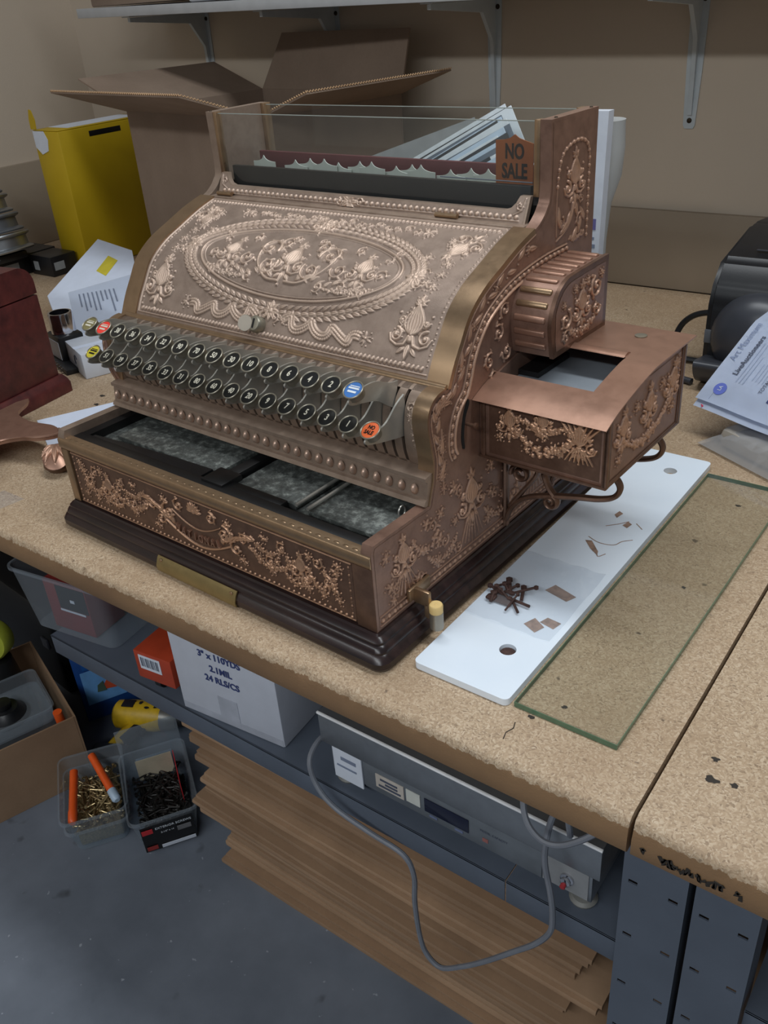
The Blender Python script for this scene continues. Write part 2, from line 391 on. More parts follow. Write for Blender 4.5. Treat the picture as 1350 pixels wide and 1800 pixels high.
# ------------------------------------------------------------------ relief machinery
class HM:
    """height map in metres over a rectangle; motifs are added with max()"""
    def __init__(s, u0, u1, v0, v1, res):
        s.u0, s.v0, s.res = u0, v0, res; s.nu = int(round((u1-u0)/res))+1; s.nv = int(round((v1-v0)/res))+1
        s.u = u0+np.arange(s.nu)*res; s.v = v0+np.arange(s.nv)*res; s.h = np.zeros((s.nv, s.nu), np.float32)
    def win(s, u, v, R):
        i0 = max(0, int((u-R-s.u0)/s.res)); i1 = min(s.nu, int((u+R-s.u0)/s.res)+2); j0 = max(0, int((v-R-s.v0)/s.res)); j1 = min(s.nv, int((v+R-s.v0)/s.res)+2)
        if i1 <= i0 or j1 <= j0: return None
        return slice(j0, j1), slice(i0, i1), s.u[i0:i1][None, :]-u, s.v[j0:j1][:, None]-v
    def dome(s, u, v, a, h, b=None, ang=0, base=0):
        b = a if b is None else b; w = s.win(u, v, max(a, b))
        if w is None: return
        sj, si, U, V = w; c, n = math.cos(ang), math.sin(ang); p = (U*c+V*n)/a; q = (-U*n+V*c)/b
        g = base+h*np.sqrt(np.clip(1-p*p-q*q, 0, None)); g[(p*p+q*q) > 1] = 0
        s.h[sj, si] = np.maximum(s.h[sj, si], g)
    def stroke(s, pts, w0, h0, w1=None, h1=None):
        w1 = w0 if w1 is None else w1; h1 = h0 if h1 is None else h1; pts = np.asarray(pts, float)
        dl = np.hypot(*np.diff(pts, axis=0).T); L = np.r_[0, np.cumsum(dl)]
        if L[-1] <= 0: return
        n = max(2, int(L[-1]/max(min(w0, w1)*.45, s.res*.5))); t = np.linspace(0, 1, n)
        P = np.c_[np.interp(t*L[-1], L, pts[:, 0]), np.interp(t*L[-1], L, pts[:, 1])]
        for (u, v), q in zip(P, t): s.dome(u, v, w0+(w1-w0)*q, h0+(h1-h0)*q)
    def leaf(s, u, v, ang, L, W, h):
        cu, cv = u+math.cos(ang)*L/2, v+math.sin(ang)*L/2; w = s.win(cu, cv, max(L, W)*.6)
        if w is None: return
        sj, si, U, V = w; c, n = math.cos(ang), math.sin(ang); a = (U*c+V*n)/L+.5; q = (-U*n+V*c)
        ok = (a > 0) & (a < 1); aa = np.clip(a, 1e-4, 1-1e-4); wd = W*.5*np.sin(PI*aa**.8)+1e-6; r = np.abs(q)/wd
        g = h*(np.sqrt(np.clip(1-r*r, 0, None)))*(.35+.65*np.minimum(1, 3*aa))*(1-.45*np.exp(-(q/(W*.10))**2)); g[(r > 1) | ~ok] = 0
        s.h[sj, si] = np.maximum(s.h[sj, si], g)
    def spiral(s, u, v, r, a0, turns, w, h, hand=1, curl=True):
        t = np.linspace(0, 1, 40); rr = r*(1-.85*t); a = a0+hand*2*PI*turns*t
        cu, cv = u, v; s.stroke(np.c_[cu+rr*np.cos(a), cv+rr*np.sin(a)], w, h, w*.6, h)
        if curl: s.dome(u, v, w*1.3, h*1.25)
    def eggs(s, pts, pitch, r, h, bars=True):
        pts = np.asarray(pts, float); L = np.r_[0, np.cumsum(np.hypot(*np.diff(pts, axis=0).T))]; n = max(1, int(L[-1]/pitch))
        for k in range(n+1):
            q = (k+.0)/n*L[-1]; u = np.interp(q, L, pts[:, 0]); v = np.interp(q, L, pts[:, 1]); u2 = np.interp(min(q+.001, L[-1]), L, pts[:, 0]); v2 = np.interp(min(q+.001, L[-1]), L, pts[:, 1])
            u3 = np.interp(max(q-.001, 0), L, pts[:, 0]); v3 = np.interp(max(q-.001, 0), L, pts[:, 1])
            a = math.atan2(v2-v3, u2-u3); s.dome(u, v, r*1.05, h, r*.95, a)
            if bars and k < n:
                for f in (.40, .60):
                    qq = (k+f)/n*L[-1]; u = np.interp(qq, L, pts[:, 0]); v = np.interp(qq, L, pts[:, 1]); s.dome(u, v, r*.20, h*.85, r*1.0, a)
    def rope(s, pts, pitch, w, h, slant=.9):
        pts = np.asarray(pts, float); L = np.r_[0, np.cumsum(np.hypot(*np.diff(pts, axis=0).T))]; n = max(1, int(L[-1]/pitch))
        for k in range(n):
            q = (k+.5)/n*L[-1]; u = np.interp(q, L, pts[:, 0]); v = np.interp(q, L, pts[:, 1]); q2 = min(q+.002, L[-1]); a = math.atan2(np.interp(q2, L, pts[:, 1])-v, np.interp(q2, L, pts[:, 0])-u)
            s.dome(u, v, w, h, pitch*.42, a+slant)
    def palmette(s, u, v, S, ang=PI/2, h=.0028):
        """tear bulb with ribs, trefoil on top, side scrolls, leaf drop below; up along ang"""
        c, n = math.cos(ang-PI/2), math.sin(ang-PI/2)
        P = lambda p, q: (u+S*(p*c-q*n), v+S*(p*n+q*c)); A = lambda a: a+ang-PI/2
        for k in range(-3, 4):
            f = k/3; t = np.linspace(0, 1, 16); w = .20*np.sin(PI*t**.75)*(1-.25*t)
            s.stroke([P(f*ww, -.12+.52*tt) for ww, tt in zip(w, t)], S*.030, h*(1-.25*abs(f)), S*.016, h*.7)
        s.dome(*P(0, .06), S*.17, h*.55, S*.2, A(0))
        for a, L in ((PI/2, .2), (PI/2+.9, .16), (PI/2-.9, .16), (PI, .12), (0, .12)): s.leaf(*P(0, .40), A(a), S*L, S*.07, h*.8)
        for g in (-1, 1):
            s.spiral(*P(g*.30, -.16), S*.13, A(PI/2 if g < 0 else PI/2), 1.2, S*.032, h*.85, g)
            s.stroke([P(g*.04, -.16), P(g*.10, -.30), P(g*.24, -.33), P(g*.38, -.27), P(g*.43, -.16)], S*.034, h*.85, S*.024, h*.6)
            s.spiral(*P(g*.25, .10), S*.07, A(0), 1, S*.026, h*.75, -g)
            s.leaf(*P(g*.20, .0), A(PI/2-g*.9), S*.18, S*.08, h*.75); s.leaf(*P(g*.12, -.1), A(PI/2-g*1.3), S*.2, S*.07, h*.7); s.leaf(*P(g*.06, -.34), A(-PI/2+g*.8), S*.2, S*.09, h*.85)
            s.dome(*P(g*.33, .22), S*.03, h*.6)
        s.leaf(*P(0, -.28), A(-PI/2), S*.30, S*.11, h); s.dome(*P(0, -.20), S*.07, h); s.dome(*P(0, -.60), S*.03, h*.8)
    def scroll(s, u, v, r, a0, hand, h=.002, leaves=5):
        s.spiral(u, v, r, a0, 1.35, r*.13, h, hand)
        for k in range(leaves):
            a = a0+hand*2*PI*.16*k; s.leaf(u+r*(1-.14*k)*math.cos(a), v+r*(1-.14*k)*math.sin(a), a+hand*.9, r*.62, r*.30, h*.8)
    def garland(s, p0, p1, sag, h=.002, r=.0028, seed=0):
        g = np.random.default_rng(seed); n = int(math.dist(p0, p1)/(r*.75))+3
        for k in range(n):
            t = k/(n-1); u = p0[0]+(p1[0]-p0[0])*t; v = p0[1]+(p1[1]-p0[1])*t-sag*4*t*(1-t); w = .6+.9*math.sin(PI*t)
            for _ in range(2): s.dome(u+g.normal(0, r*.6*w), v+g.normal(0, r*.6*w), r*g.uniform(.45, .85), h*g.uniform(.6, 1))
            if k % 3 == 0: s.leaf(u, v, g.uniform(0, 2*PI), r*2.6, r*1.3, h*.7)
    def ribbon(s, pts, w, h):
        pts = np.asarray(pts, float); n = len(pts)
        for k in range(n-1):
            a = math.atan2(*(pts[k+1]-pts[k])[::-1]); L = math.dist(pts[k], pts[k+1])
            for f in (-1, 0, 1):
                o = f*w*.55; q = np.array([-math.sin(a), math.cos(a)])*o; s.stroke([pts[k]+q, pts[k+1]+q], w*.32, h*(1-.2*abs(f)), w*.22, h*.7)
    def lshape(s, u, v, S, seed, h=.002):
        """loose sprig: stem with small leaves and berries"""
        g = np.random.default_rng(seed); a = g.uniform(0, 2*PI)
        for k in range(6):
            b = a+k*PI/3+g.normal(0, .2); s.leaf(u, v, b, S*g.uniform(.6, 1), S*.32, h*g.uniform(.7, 1)); s.dome(u+S*.9*math.cos(b+.5), v+S*.9*math.sin(b+.5), S*.12, h*.7)
        s.dome(u, v, S*.2, h*1.1)
def relief(name, hm, f, mat, parent, mask=None, href=None):
    """f(u, v, h) -> points; every grid cell inside the mask becomes a quad"""
    U, V = np.meshgrid(hm.u, hm.v); P = f(U, V, hm.h).reshape(-1, 3).astype(np.float32); nu = hm.nu
    ok = np.ones((hm.nv, hm.nu), bool) if mask is None else mask
    cell = ok[:-1, :-1] & ok[1:, :-1] & ok[:-1, 1:] & ok[1:, 1:]; j, i = np.nonzero(cell); a = j*nu+i
    Q = np.c_[a, a+1, a+nu+1, a+nu]; used = np.unique(Q); rm = np.full(P.shape[0], -1, np.int64); rm[used] = np.arange(len(used)); Q = rm[Q]; P = P[used]
    H0 = hm.h/(href or hm.h.max()); Bl = H0.copy()                  # cavity shade, with tarnish, painted into the hollows beside raised work
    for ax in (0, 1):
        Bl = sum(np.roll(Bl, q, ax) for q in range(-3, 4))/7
    wear_shade = (np.clip(H0, 0, 1)-.62*np.clip(Bl-H0, 0, 1)).ravel()[used].astype(np.float32)
    me = bpy.data.meshes.new(name); me.vertices.add(len(P)); me.vertices.foreach_set('co', P.ravel()); me.loops.add(Q.size); me.loops.foreach_set('vertex_index', Q.ravel().astype(np.int32))
    me.polygons.add(len(Q)); me.polygons.foreach_set('loop_start', np.arange(0, Q.size, 4, dtype=np.int32)); me.polygons.foreach_set('use_smooth', np.ones(len(Q), bool))
    at = me.attributes.new('wear_shade', 'FLOAT', 'POINT'); at.data.foreach_set('value', wear_shade); me.update(calc_edges=True); me.validate()
    return link(name, me, mat, parent)
def inside(poly, U, V):
    r = np.zeros(U.shape, bool); n = len(poly)
    for k in range(n):
        (x1, y1), (x2, y2) = poly[k], poly[(k+1) % n]
        if y1 == y2: continue
        c = ((y1 > V) != (y2 > V)) & (U < (x2-x1)*(V-y1)/(y2-y1)+x1); r ^= c
    return r
def edge_dist(poly, U, V):
    dmin = np.full(U.shape, 9.0)
    for k in range(len(poly)):
        a = np.array(poly[k]); c = np.array(poly[(k+1) % len(poly)]); e = c-a; L = (e@e) or 1e-9; t = np.clip(((U-a[0])*e[0]+(V-a[1])*e[1])/L, 0, 1)
        dmin = np.minimum(dmin, np.hypot(U-a[0]-t*e[0], V-a[1]-t*e[1]))
    return dmin
# ------------------------------------------------------------------ the cash register
REG = thing('cash_register', 'ornate antique copper cash register with key rows and a side ticket box', 'cash register', (0, 0, BH), -PHI)
ZO = (0, 0, .04)                                     # parts are drawn with z = 0 at the top of the wooden base
def rk(name, b, mat, parent=None, ang=40): return mk(name, b, mat, parent or REG, ZO if parent is None else None, ang)
def rrel(name, hm, f, mat, mask=None, href=None):
    o = relief(name, hm, f, mat, REG, mask, href); o.location = ZO; return o
W = .56; TH = .014
rk('wood_base', B().rectloft([(.017, -.0398), (.0205, -.034), (.0205, -.027), (.017, -.021), (.0145, -.019), (.0145, -.0165), (.012, -.012), (.0095, -.0105), (.0095, -.0075), (.006, -.004), (.0035, -.003), (.002, -.0002)], -W, 0, 0, .466), M_BASEWOOD, ang=30)
b = B(); b.grid([[Vector((x, -.0215+.0*k, z)) for x in np.linspace(-.358, -.208, 2)] for k, z in enumerate((-.036, -.030))], .002)
np_ = rk('name_plate', B().prism([(-.0205, -.037), (-.0215, -.030), (-.0185, -.022), (-.0165, -.019), (-.0152, -.0165), (-.0165, -.016), (-.0185, -.0185), (-.0202, -.0215), (-.0232, -.030), (-.0222, -.037)], lambda p, q, dd: Vector((dd, p, q)), -.358, -.208), plain('tarnished_brass', (142, 124, 82), .38, .55, .15, 40))
for x in (-.350, -.216):
    rk('screw', B().lathe([(0, 0), (.003, 0), (.0024, .0012), (0, .0015)], n=12, M=Matrix.Translation((x, -.0195, -.0205)) @ Matrix.Rotation(PI/2*1.05, 4, 'X')), M_BRASS, np_)
# side plates -------------------------------------------------------------
HOODP = [(.147, .231), (.158, .252), (.172, .273), (.19, .298), (.218, .318), (.251, .332), (.289, .347), (.323, .357)]
EDGE = [(0, 0), (0, .100), (.004, .1095), (.104, .108), (.108, .120), (.113, .136), (.115, .157), (.112, .175), (.108, .200), (.110, .215), (.117, .225), (.128, .2305), (.140, .232)]+HOODP+[(.338, .364), (.350, .375), (.3565, .392), (.3555, .4668)]
def smooth2(pts, n=5): return [(q.x, q.y) for q in bez([(p[0], p[1], 0) for p in pts], n)]
SIDE = EDGE[:3]+smooth2(EDGE[3:], 5)+[(.466, .4668), (.466, 0)]
fx = lambda p, q, dd: Vector((dd, p, q))
for nm, x0, x1 in (('side_plate', -TH, 0), ('side_plate', -W, -W+TH)):
    o = rk(nm, B().prism(SIDE, fx, x0, x1), M_SIDE if x1 == 0 else M_PANEL, ang=35)
def inset_path(pts, dd):
    p = np.array(pts); t = np.gradient(p, axis=0); t /= np.linalg.norm(t, axis=1)[:, None]; return p+np.c_[t[:, 1], -t[:, 0]]*dd
hm = HM(.002, .464, .002, .465, .00075)
U, V = np.meshgrid(hm.u, hm.v); D = edge_dist(SIDE, U, V); IN = inside(SIDE, U, V)
mask = IN & (D > .0035)
BAND = np.array(smooth2([(.1535, .147), (.149, .158), (.149, .175), (.154, .192), (.163, .205), (.176, .216), (.183, .230), (.192, .252), (.207, .273), (.228, .290), (.263, .305), (.300, .313), (.345, .318), (.398, .3195)], 8))
hm.eggs(BAND, .0098, .0032, .0026); hm.stroke(inset_path(BAND, -.0052), .0011, .0018); hm.stroke(inset_path(BAND, .0058), .0022, .0030)
hm.eggs([(.010, .011), (.455, .011)], .0105, .0032, .0022); hm.stroke([(.006, .0175), (.458, .0175)], .0009, .0014); hm.stroke([(.006, .0055), (.458, .0055)], .0009, .0014)
# arched panel by the window column
arch = smooth2([(.372, .338), (.371, .37), (.373, .405), (.382, .427), (.402, .436), (.425, .4375), (.4415, .430), (.447, .415)], 6)+[(.447, .325)]
hm.eggs(arch[-34:], .0088, .0026, .0024); hm.stroke(arch, .0010, .0014)
hm.palmette(.4125, .398, .058, PI/2, .0030)
hm.stroke(smooth2([(.410, .368), (.404, .352), (.390, .340), (.372, .333)], 8), .0035, .0024, .0012, .0012)
for k, (u, v, a) in enumerate(((.414, .372, -1.2), (.406, .362, -2.2), (.398, .350, -2.6), (.385, .344, 2.2), (.376, .350, 1.6), (.428, .362, -1.0), (.430, .352, -1.8), (.424, .340, -2.4))): hm.leaf(u, v, a, .022, .0075, .0024)
hm.scroll(.427, .347, .010, 0, 1); hm.scroll(.382, .352, .007, 1, -1); hm.garland((.404, .330), (.440, .330), .002, .002, .0026, 5); hm.scroll(.430, .372, .006, 2, 1)
# leaves along the front edge between rim and egg band
rim = np.array(smooth2(EDGE[5:21], 5)); RP = inset_path(rim, .0135)
for k in range(0, len(RP)-2, 3):
    a = math.atan2(*(RP[k+1]-RP[k])[::-1]); hm.leaf(*RP[k], a+.35*(1 if k % 2 else -1), .020, .0068, .0023); hm.dome(RP[k][0], RP[k][1]-.004, .0014, .0018)
    if k % 9 == 0: hm.lshape(*RP[k], .008, k)
hm.stroke(inset_path(rim, .0055), .0008, .0012)
for z in (.118, .132, .147, .163, .178): hm.lshape(.131, z, .008, int(z*1e4))
hm.stroke([(.131, .11), (.131, .19)], .0009, .0015)
# lower field
hm.palmette(.052, .070, .052, PI/2, .0030); hm.palmette(.185, .082, .066, PI/2, .0032); hm.palmette(.330, .075, .060, PI/2, .0030)
for c, z0, S, s in ((.052, .052, .030, 1), (.185, .060, .042, 2), (.330, .055, .038, 3)):
    for k in range(-3, 4): hm.stroke([(c+k*.0028, z0), (c+k*.0075, z0-S*(1-.06*abs(k)))], .0011, .0020, .0006, .0012)
for k, (u, v, S) in enumerate(((.022, .085, .010), (.026, .045, .011), (.030, .025, .009), (.075, .030, .009), (.085, .060, .010), (.095, .090, .011), (.115, .030, .011), (.118, .058, .012), (.122, .090, .010), (.145, .035, .010), (.150, .065, .009), (.150, .110, .011), (.220, .035, .011), (.225, .070, .010), (.228, .105, .012), (.255, .050, .011), (.262, .085, .010), (.270, .115, .010), (.290, .035, .011), (.370, .035, .011), (.385, .075, .012), (.400, .115, .010), (.430, .05, .012), (.435, .10, .012))):
    hm.lshape(u, v, S, 50+k, .0024)
    if k % 2: hm.scroll(u+.011, v-.008, .0075, k, 1 if k % 4 == 1 else -1, .002)
hm.garland((.070, .080), (.118, .075), .022, .0024, .003, 11); hm.garland((.212, .052), (.290, .052), .022, .0024, .003, 12); hm.garland((.095, .045), (.155, .045), .018, .0022, .0026, 13)
# ornament behind the ticket box
for k, (u, v) in enumerate(((.235, .215), (.225, .235), (.245, .262), (.262, .235), (.258, .285))): hm.scroll(u, v, .010, k, 1 if k % 2 else -1, .0026)
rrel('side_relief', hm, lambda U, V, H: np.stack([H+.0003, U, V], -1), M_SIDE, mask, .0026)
# window columns standing on the side plates
for x0, x1 in ((-.0215, -TH), (-W+TH, -W+.0215)):
    rk('window_column', B().box(x0, x1, .3555, .3655, .385, .4668, .0008), M_BRASS); rk('window_column', B().box(x0, x1, .452, .466, .36, .4668, .0008), M_BRASS)
for p in ((-.004, .372), (-.004, .455), (-W+.006, .36)):
    rk('screw', B().lathe([(0, 0), (.0022, 0), (.0016, .0012), (0, .0014)], (p[0], p[1], .4668), 10), M_SCREW)
# smooth rims along the front edges of the plates
def strip(poly, x0, x1, lift):
    b = B(); p = np.array(poly); q = inset_path(p, -lift)
    b.grid([[Vector((x0, *a)), Vector((x0, *c)), Vector((x1, *c)), Vector((x1, *a))] for a, c in zip(p, q)]); return b
FRONTE = smooth2(EDGE[3:13], 6)
for x0, x1 in ((-TH-.006, .0006), (-W-.0006, -W+TH)): rk('front_rim', strip(FRONTE, x0, x1, .0016), M_BRASS, ang=50)
# hood -----------------------------------------------------------------------
hp = np.array(smooth2(HOODP, 8)); hs = np.r_[0, np.cumsum(np.hypot(*np.diff(hp, axis=0).T))]; HL = hs[-1]
tn = np.gradient(hp, axis=0); tn /= np.linalg.norm(tn, axis=1)[:, None]; nrm = np.c_[-tn[:, 1], tn[:, 0]]
def hoodf(U, S, H):
    y = np.interp(S, hs, hp[:, 0]); z = np.interp(S, hs, hp[:, 1]); ny = np.interp(S, hs, nrm[:, 0]); nz = np.interp(S, hs, nrm[:, 1])
    return np.stack([U, y+ny*H, z+nz*H], -1)
def hoodstrip(x0, x1, h, s0=0, s1=HL, n=48):
    S = np.linspace(s0, s1, n); A = hoodf(np.full(n, x0), S, np.full(n, -.004)); C = hoodf(np.full(n, x0), S, np.full(n, h)); E = hoodf(np.full(n, x1), S, np.full(n, h)); F = hoodf(np.full(n, x1), S, np.full(n, -.004))
    b = B(); b.grid([[Vector(a) for a in r] for r in zip(A, C, E, F)]); bm = b.m; bm.verts.ensure_lookup_table(); bm.faces.new([bm.verts[k] for k in range(4)]); bm.faces.new([bm.verts[len(bm.verts)-4+k] for k in range(4)]); return b
lid = rk('hood_lid', hoodstrip(-.532, -.0265, .0000), M_HOOD, ang=50)
for x0, x1 in ((-.0275, .0008), (-W-.0008, -.531)): rk('hood_edge_band', hoodstrip(x0, x1, .0022), M_BRASS, ang=50)
hm = HM(-.531, -.0275, .006, HL-.004, .00062)
X0, X1 = -.522, -.036; cx, cs = -.279, .116
hm.rope([(X0, .014), (X1, .014)], .0062, .0036, .0022, 1.0); hm.rope([(X0, HL-.012), (X1, HL-.012)], .0062, .0036, .0022, 1.0)
hm.eggs([(X0, .020), (X0, HL-.016)], .0085, .0022, .0018); hm.eggs([(X1+.003, .018), (X1+.003, HL-.016)], .006, .0013, .0013, False)
for v in (.0085, HL-.0062): hm.stroke([(X0-.005, v), (X1+.004, v)], .0012, .0016)
hm.stroke([(X0-.005, .0085), (X0-.005, HL-.007)], .0012, .0014)
th = np.linspace(0, 2*PI, 240); ov = lambda a, c, u=0, v=0: np.c_[cx+u+a*np.cos(th), cs+v+c*np.sin(th)]
hm.stroke(ov(.166, .0560), .0019, .0024); hm.stroke(ov(.1605, .0520), .0008, .0012)
# laurel wreath
for k in range(96):
    a = 2*PI*k/96; side = 1 if math.cos(a) > 0 else -1; da = side*.03
    u, v = cx+.186*math.cos(a), cs+.0715*math.sin(a); tdir = math.atan2(.0715*math.cos(a), -.186*math.sin(a)); tdir = tdir if math.sin(a)*0+1 > 0 and (-.186*math.sin(a))*0 == 0 else tdir
    up = tdir if side > 0 else tdir+PI
    for o in (-1, 0, 1): hm.leaf(u+o*.0042*math.cos(a), v+o*.0042*math.sin(a), up+o*.42*(-side), .0135, .0055, .0027-.0004*abs(o))
    if k % 3 == 0: hm.dome(u+.010*math.cos(a), v+.010*math.sin(a), .0013, .0018)
hm.stroke(ov(.1895, .0735), .0022, .0012)
for a in (0, PI, PI/2, -PI/2):                       # ties on the wreath
    u, v = cx+.187*math.cos(a), cs+.072*math.sin(a)
    for k in range(8): hm.leaf(u, v, a+k*PI/4, .014, .0075, .0030)
    hm.dome(u, v, .0042, .0036); hm.scroll(u+.012*math.cos(a+.9), v+.012*math.sin(a+.9), .007, a, 1, .0026); hm.scroll(u+.012*math.cos(a-.9), v+.012*math.sin(a-.9), .007, a, -1, .0026)
# centre: bulb with acanthus scrolls
hm.palmette(cx-.004, cs-.002, .062, PI/2, .0034)
for g in (-1, 1):
    for (p, q, r, a0, hd) in ((.036, -.014, .015, 2.6, 1), (.052, .014, .017, 3.4, -1), (.078, -.008, .012, 3.0, 1), (.030, .026, .011, 2.0, -1)):
        a = a0 if g > 0 else PI-a0; hm.scroll(cx+g*p, cs+q, r, a, hd*g, .0030, 6)
    hm.stroke(smooth2([(cx+g*.006, cs-.034), (cx+g*.030, cs-.032), (cx+g*.055, cs-.012), (cx+g*.062, cs+.014), (cx+g*.045, cs+.032)], 8), .0022, .0030, .0012, .0022)
    hm.palmette(cx+g*.112, cs, .052, PI/2+g*.10, .0030); hm.scroll(cx+g*.140, cs-.006, .009, 0, g, .0024); hm.scroll(cx+g*.136, cs+.020, .006, 1, -g, .0022)
    for k in range(9): hm.leaf(cx+g*(.02+.012*k), cs-.030+.004*math.sin(k*1.3), PI/2-g*(1.0-.05*k), .014, .006, .0026)
for g in (-1, 1):                                     # ribbon bows at the foot and small scrolls on top
    rb = [(cx+g*(.022+.125*q+.004*math.sin(q*25)), .0350+.0075*math.sin(q*21)*(1-.3*q)-.005*q) for q in np.linspace(0, 1, 70)]; hm.ribbon(rb, .0070, .0028)
    hm.lshape(cx+g*.155, .034, .010, 3+g, .0026); hm.lshape(cx+g*.030, .040, .011, 8+g, .0028)
    for k in range(9): hm.scroll(cx+g*(.018+.015*k), cs+.083+.003*math.sin(k*2.1)-.0004*k, .0062, k, g if k % 2 else -g, .0024, 4)
hm.scroll(cx+.012, cs+.066, .010, 1, 1, .003); hm.scroll(cx-.012, cs+.066, .010, 2, -1, .003); hm.palmette(cx, cs+.068, .03, PI/2, .0028)
for g in (-1, 1):
    for k in range(10):
        a = -1.15+2.3*k/9; hm.lshape(cx+g*(.205+.012*math.cos(a*2)), cs+.075*math.sin(a), .0085, 300+k, .0026)
    for k, (p_, q_) in enumerate(((.022, .038), (.088, .030), (.094, -.030), (.060, -.034), (.145, .034), (.128, -.034))): hm.scroll(cx+g*p_, cs+q_, .0075, k*1.3 if g > 0 else PI-k*1.3, g if k % 2 else -g, .0026, 5)
    hm.garland((cx+g*.070, cs-.036), (cx+g*.140, cs-.026), .004, .0024, .0024, 90+g)
for u in (-.4945, -.0645): hm.palmette(u, .056, .066, PI/2, .0034)
for u, g in ((-.494, 1), (-.064, -1)):
    hm.palmette(u, .176, .052, -PI/2+g*.5, .0032); hm.lshape(u+g*.062, .196, .012, 21, .0026); hm.lshape(u+g*.030, .120, .012, 22, .0026); hm.lshape(u+g*.010, .110, .010, 23, .0026); hm.lshape(u+g*.034, .150, .010, 24, .0026)
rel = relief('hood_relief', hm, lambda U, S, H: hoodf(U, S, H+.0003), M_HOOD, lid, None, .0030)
# roll bar at the foot of the lid, key lock and hinges
rk('lid_roll', B().tube([(-W+.004, .1455, .2305), (-.001, .1455, .2305)], .0052, 12), M_BRASS)
lock = rk('lid_lock', B().lathe([(0, 0), (.0105, 0), (.0105, .009), (.0085, .0115), (.0065, .0118), (0, .0118)], n=28, M=Matrix.Translation((-.292, .158, .2520)) @ Matrix.Rotation(-1.05, 4, 'X').to_4x4() @ Matrix.Rotation(PI, 4, 'X') @ Matrix.Rotation(PI, 4, 'X')), M_KEYMET)
Ml = Matrix.Translation((-.292, .158, .2520)) @ Matrix.Rotation(1.05, 4, 'X')
lock.data.transform(Matrix.Translation((0, 0, 0)))
lock.data = B().lathe([(0, 0), (.0105, 0), (.0105, .009), (.0085, .0115), (.0065, .0118), (0, .0118)], n=28, M=Ml).mesh('lid_lock'); lock.data.materials.append(M_KEYMET)
mk('lock_cylinder', B().box(-.0012, .0012, -.006, .006, .0117, .0124, M=Ml), M_INNER, lock)
mk('key_bow', B().lathe([(.0030, -.0006), (.0100, -.0006), (.0104, 0), (.0100, .0006), (.0030, .0006)], n=24, M=Ml @ Matrix.Translation((-.012, -.002, .0135)) @ Matrix.Rotation(.25, 4, 'Y')), plain('silver_key', (132, 124, 112), .35, .5), lock)
for x0, x1 in ((-.142, -.110), (-.532, -.503)):
    rk('hinge', B().tube([(x0, .331, .3615), (x1, .331, .3615)], .0030, 10).box(x0+.002, x1-.002, .331, .3385, .3605, .3625), M_BRASS)
# front cross bar with corner shoulders round the window opening
bar = [(-W+.0215, .3865), (-W+.0215, .3575), (-.0215, .3575), (-.0215, .3865), (-.0350, .3865), (-.0385, .3790), (-.0440, .3735), (-.0520, .3712), (-W+.052, .3712), (-W+.044, .3735), (-W+.0385, .3790), (-W+.035, .3865)]
fb = lambda p, q, dd: Vector((p, .337+dd+(q-.3575)*.45, q))
rk('window_sill_bar', B().prism(bar, fb, 0, .007), M_PANEL)
rk('bar_ledge', B().box(-W+.016, -.016, .322, .344, .3555, .3585, .0008), M_PANEL)
hm = HM(-W+.024, -.024, .3585, .3860, .0007)
hm.eggs([(-W+.034, .3645), (-.034, .3645)], .0088, .0027, .0024, False); hm.stroke([(-W+.03, .3608), (-.03, .3608)], .0008, .0012)
for k in range(7): hm.leaf(-.285, .3645, k*PI/3.5, .016, .0062, .003)
hm.scroll(-.268, .3645, .0055, 0, 1, .003); hm.scroll(-.302, .3645, .0055, 0, -1, .003)
for g, c in ((1, -W+.029), (-1, -.029)): hm.scroll(c+g*.003, .3760, .0045, 0, g, .0022); hm.stroke([(c-g*.003, .384), (c-g*.001, .372), (c+g*.010, .3665)], .0008, .0014)
U, V = np.meshgrid(hm.u, hm.v)
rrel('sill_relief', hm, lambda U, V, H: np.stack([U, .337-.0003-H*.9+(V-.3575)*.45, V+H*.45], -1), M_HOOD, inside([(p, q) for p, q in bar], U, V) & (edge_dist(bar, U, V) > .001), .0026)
# glass, indicator tray, tabs and flag
fg = rk('front_glass', B().box(-W+.015, -.0215, .3590, .3615, .365, .4640), M_GLASS); mk('ground_edge', B().box(-W+.015, -.0216, .3590, .3615, .46405, .46485), M_GLASSTOPEDGE, fg)
bg = rk('back_glass', B().box(-W+.015, -.0145, .4560, .4585, .365, .4640), M_GLASS); mk('ground_edge', B().box(-W+.015, -.0146, .4560, .4585, .46405, .46485), M_GLASSTOPEDGE, bg)
rk('indicator_tray', B().box(-W+.030, -.030, .3645, .372, .30, .3945, .001).box(-W+.016, -.016, .372, .45, .29, .372), M_BLACK)
rk('indicator_back_strip', B().box(-W+.024, -.024, .428, .434, .372, .4045, .001), M_MAROON)
rk('indicator_rail', B().tube([(-.16, .369, .3975), (-.030, .369, .3975)], .0008, 6).tube([(-.16, .3675, .3925), (-.030, .3675, .3925)], .0008, 6), M_STEEL)
def tab_poly(wd, hgt):
    t = np.linspace(0, 1, 9); L = [(-wd/2*(1-q)**1.0, .020+hgt*(q**2.2)*.55+hgt*.45*q**9) for q in t]; return [(-wd/2, 0)]+L+[(-p, q) for p, q in L[::-1][1:]]+[(wd/2, 0)]
tabm = B().prism(tab_poly(.044, .0085), lambda p, q, dd: Vector((p, dd, q)), 0, .0012).mesh('indicator_tab')
for k, x in enumerate((-.497, -.438, -.413, -.378, -.356, -.321, -.293, -.255, -.232, -.211, -.168, -.140, -.109)):
    o = link('indicator_tab', tabm, M_TAB, REG, (x, .398+.0045*(k % 3), .040+.3755-.0022*((k*2) % 3)))
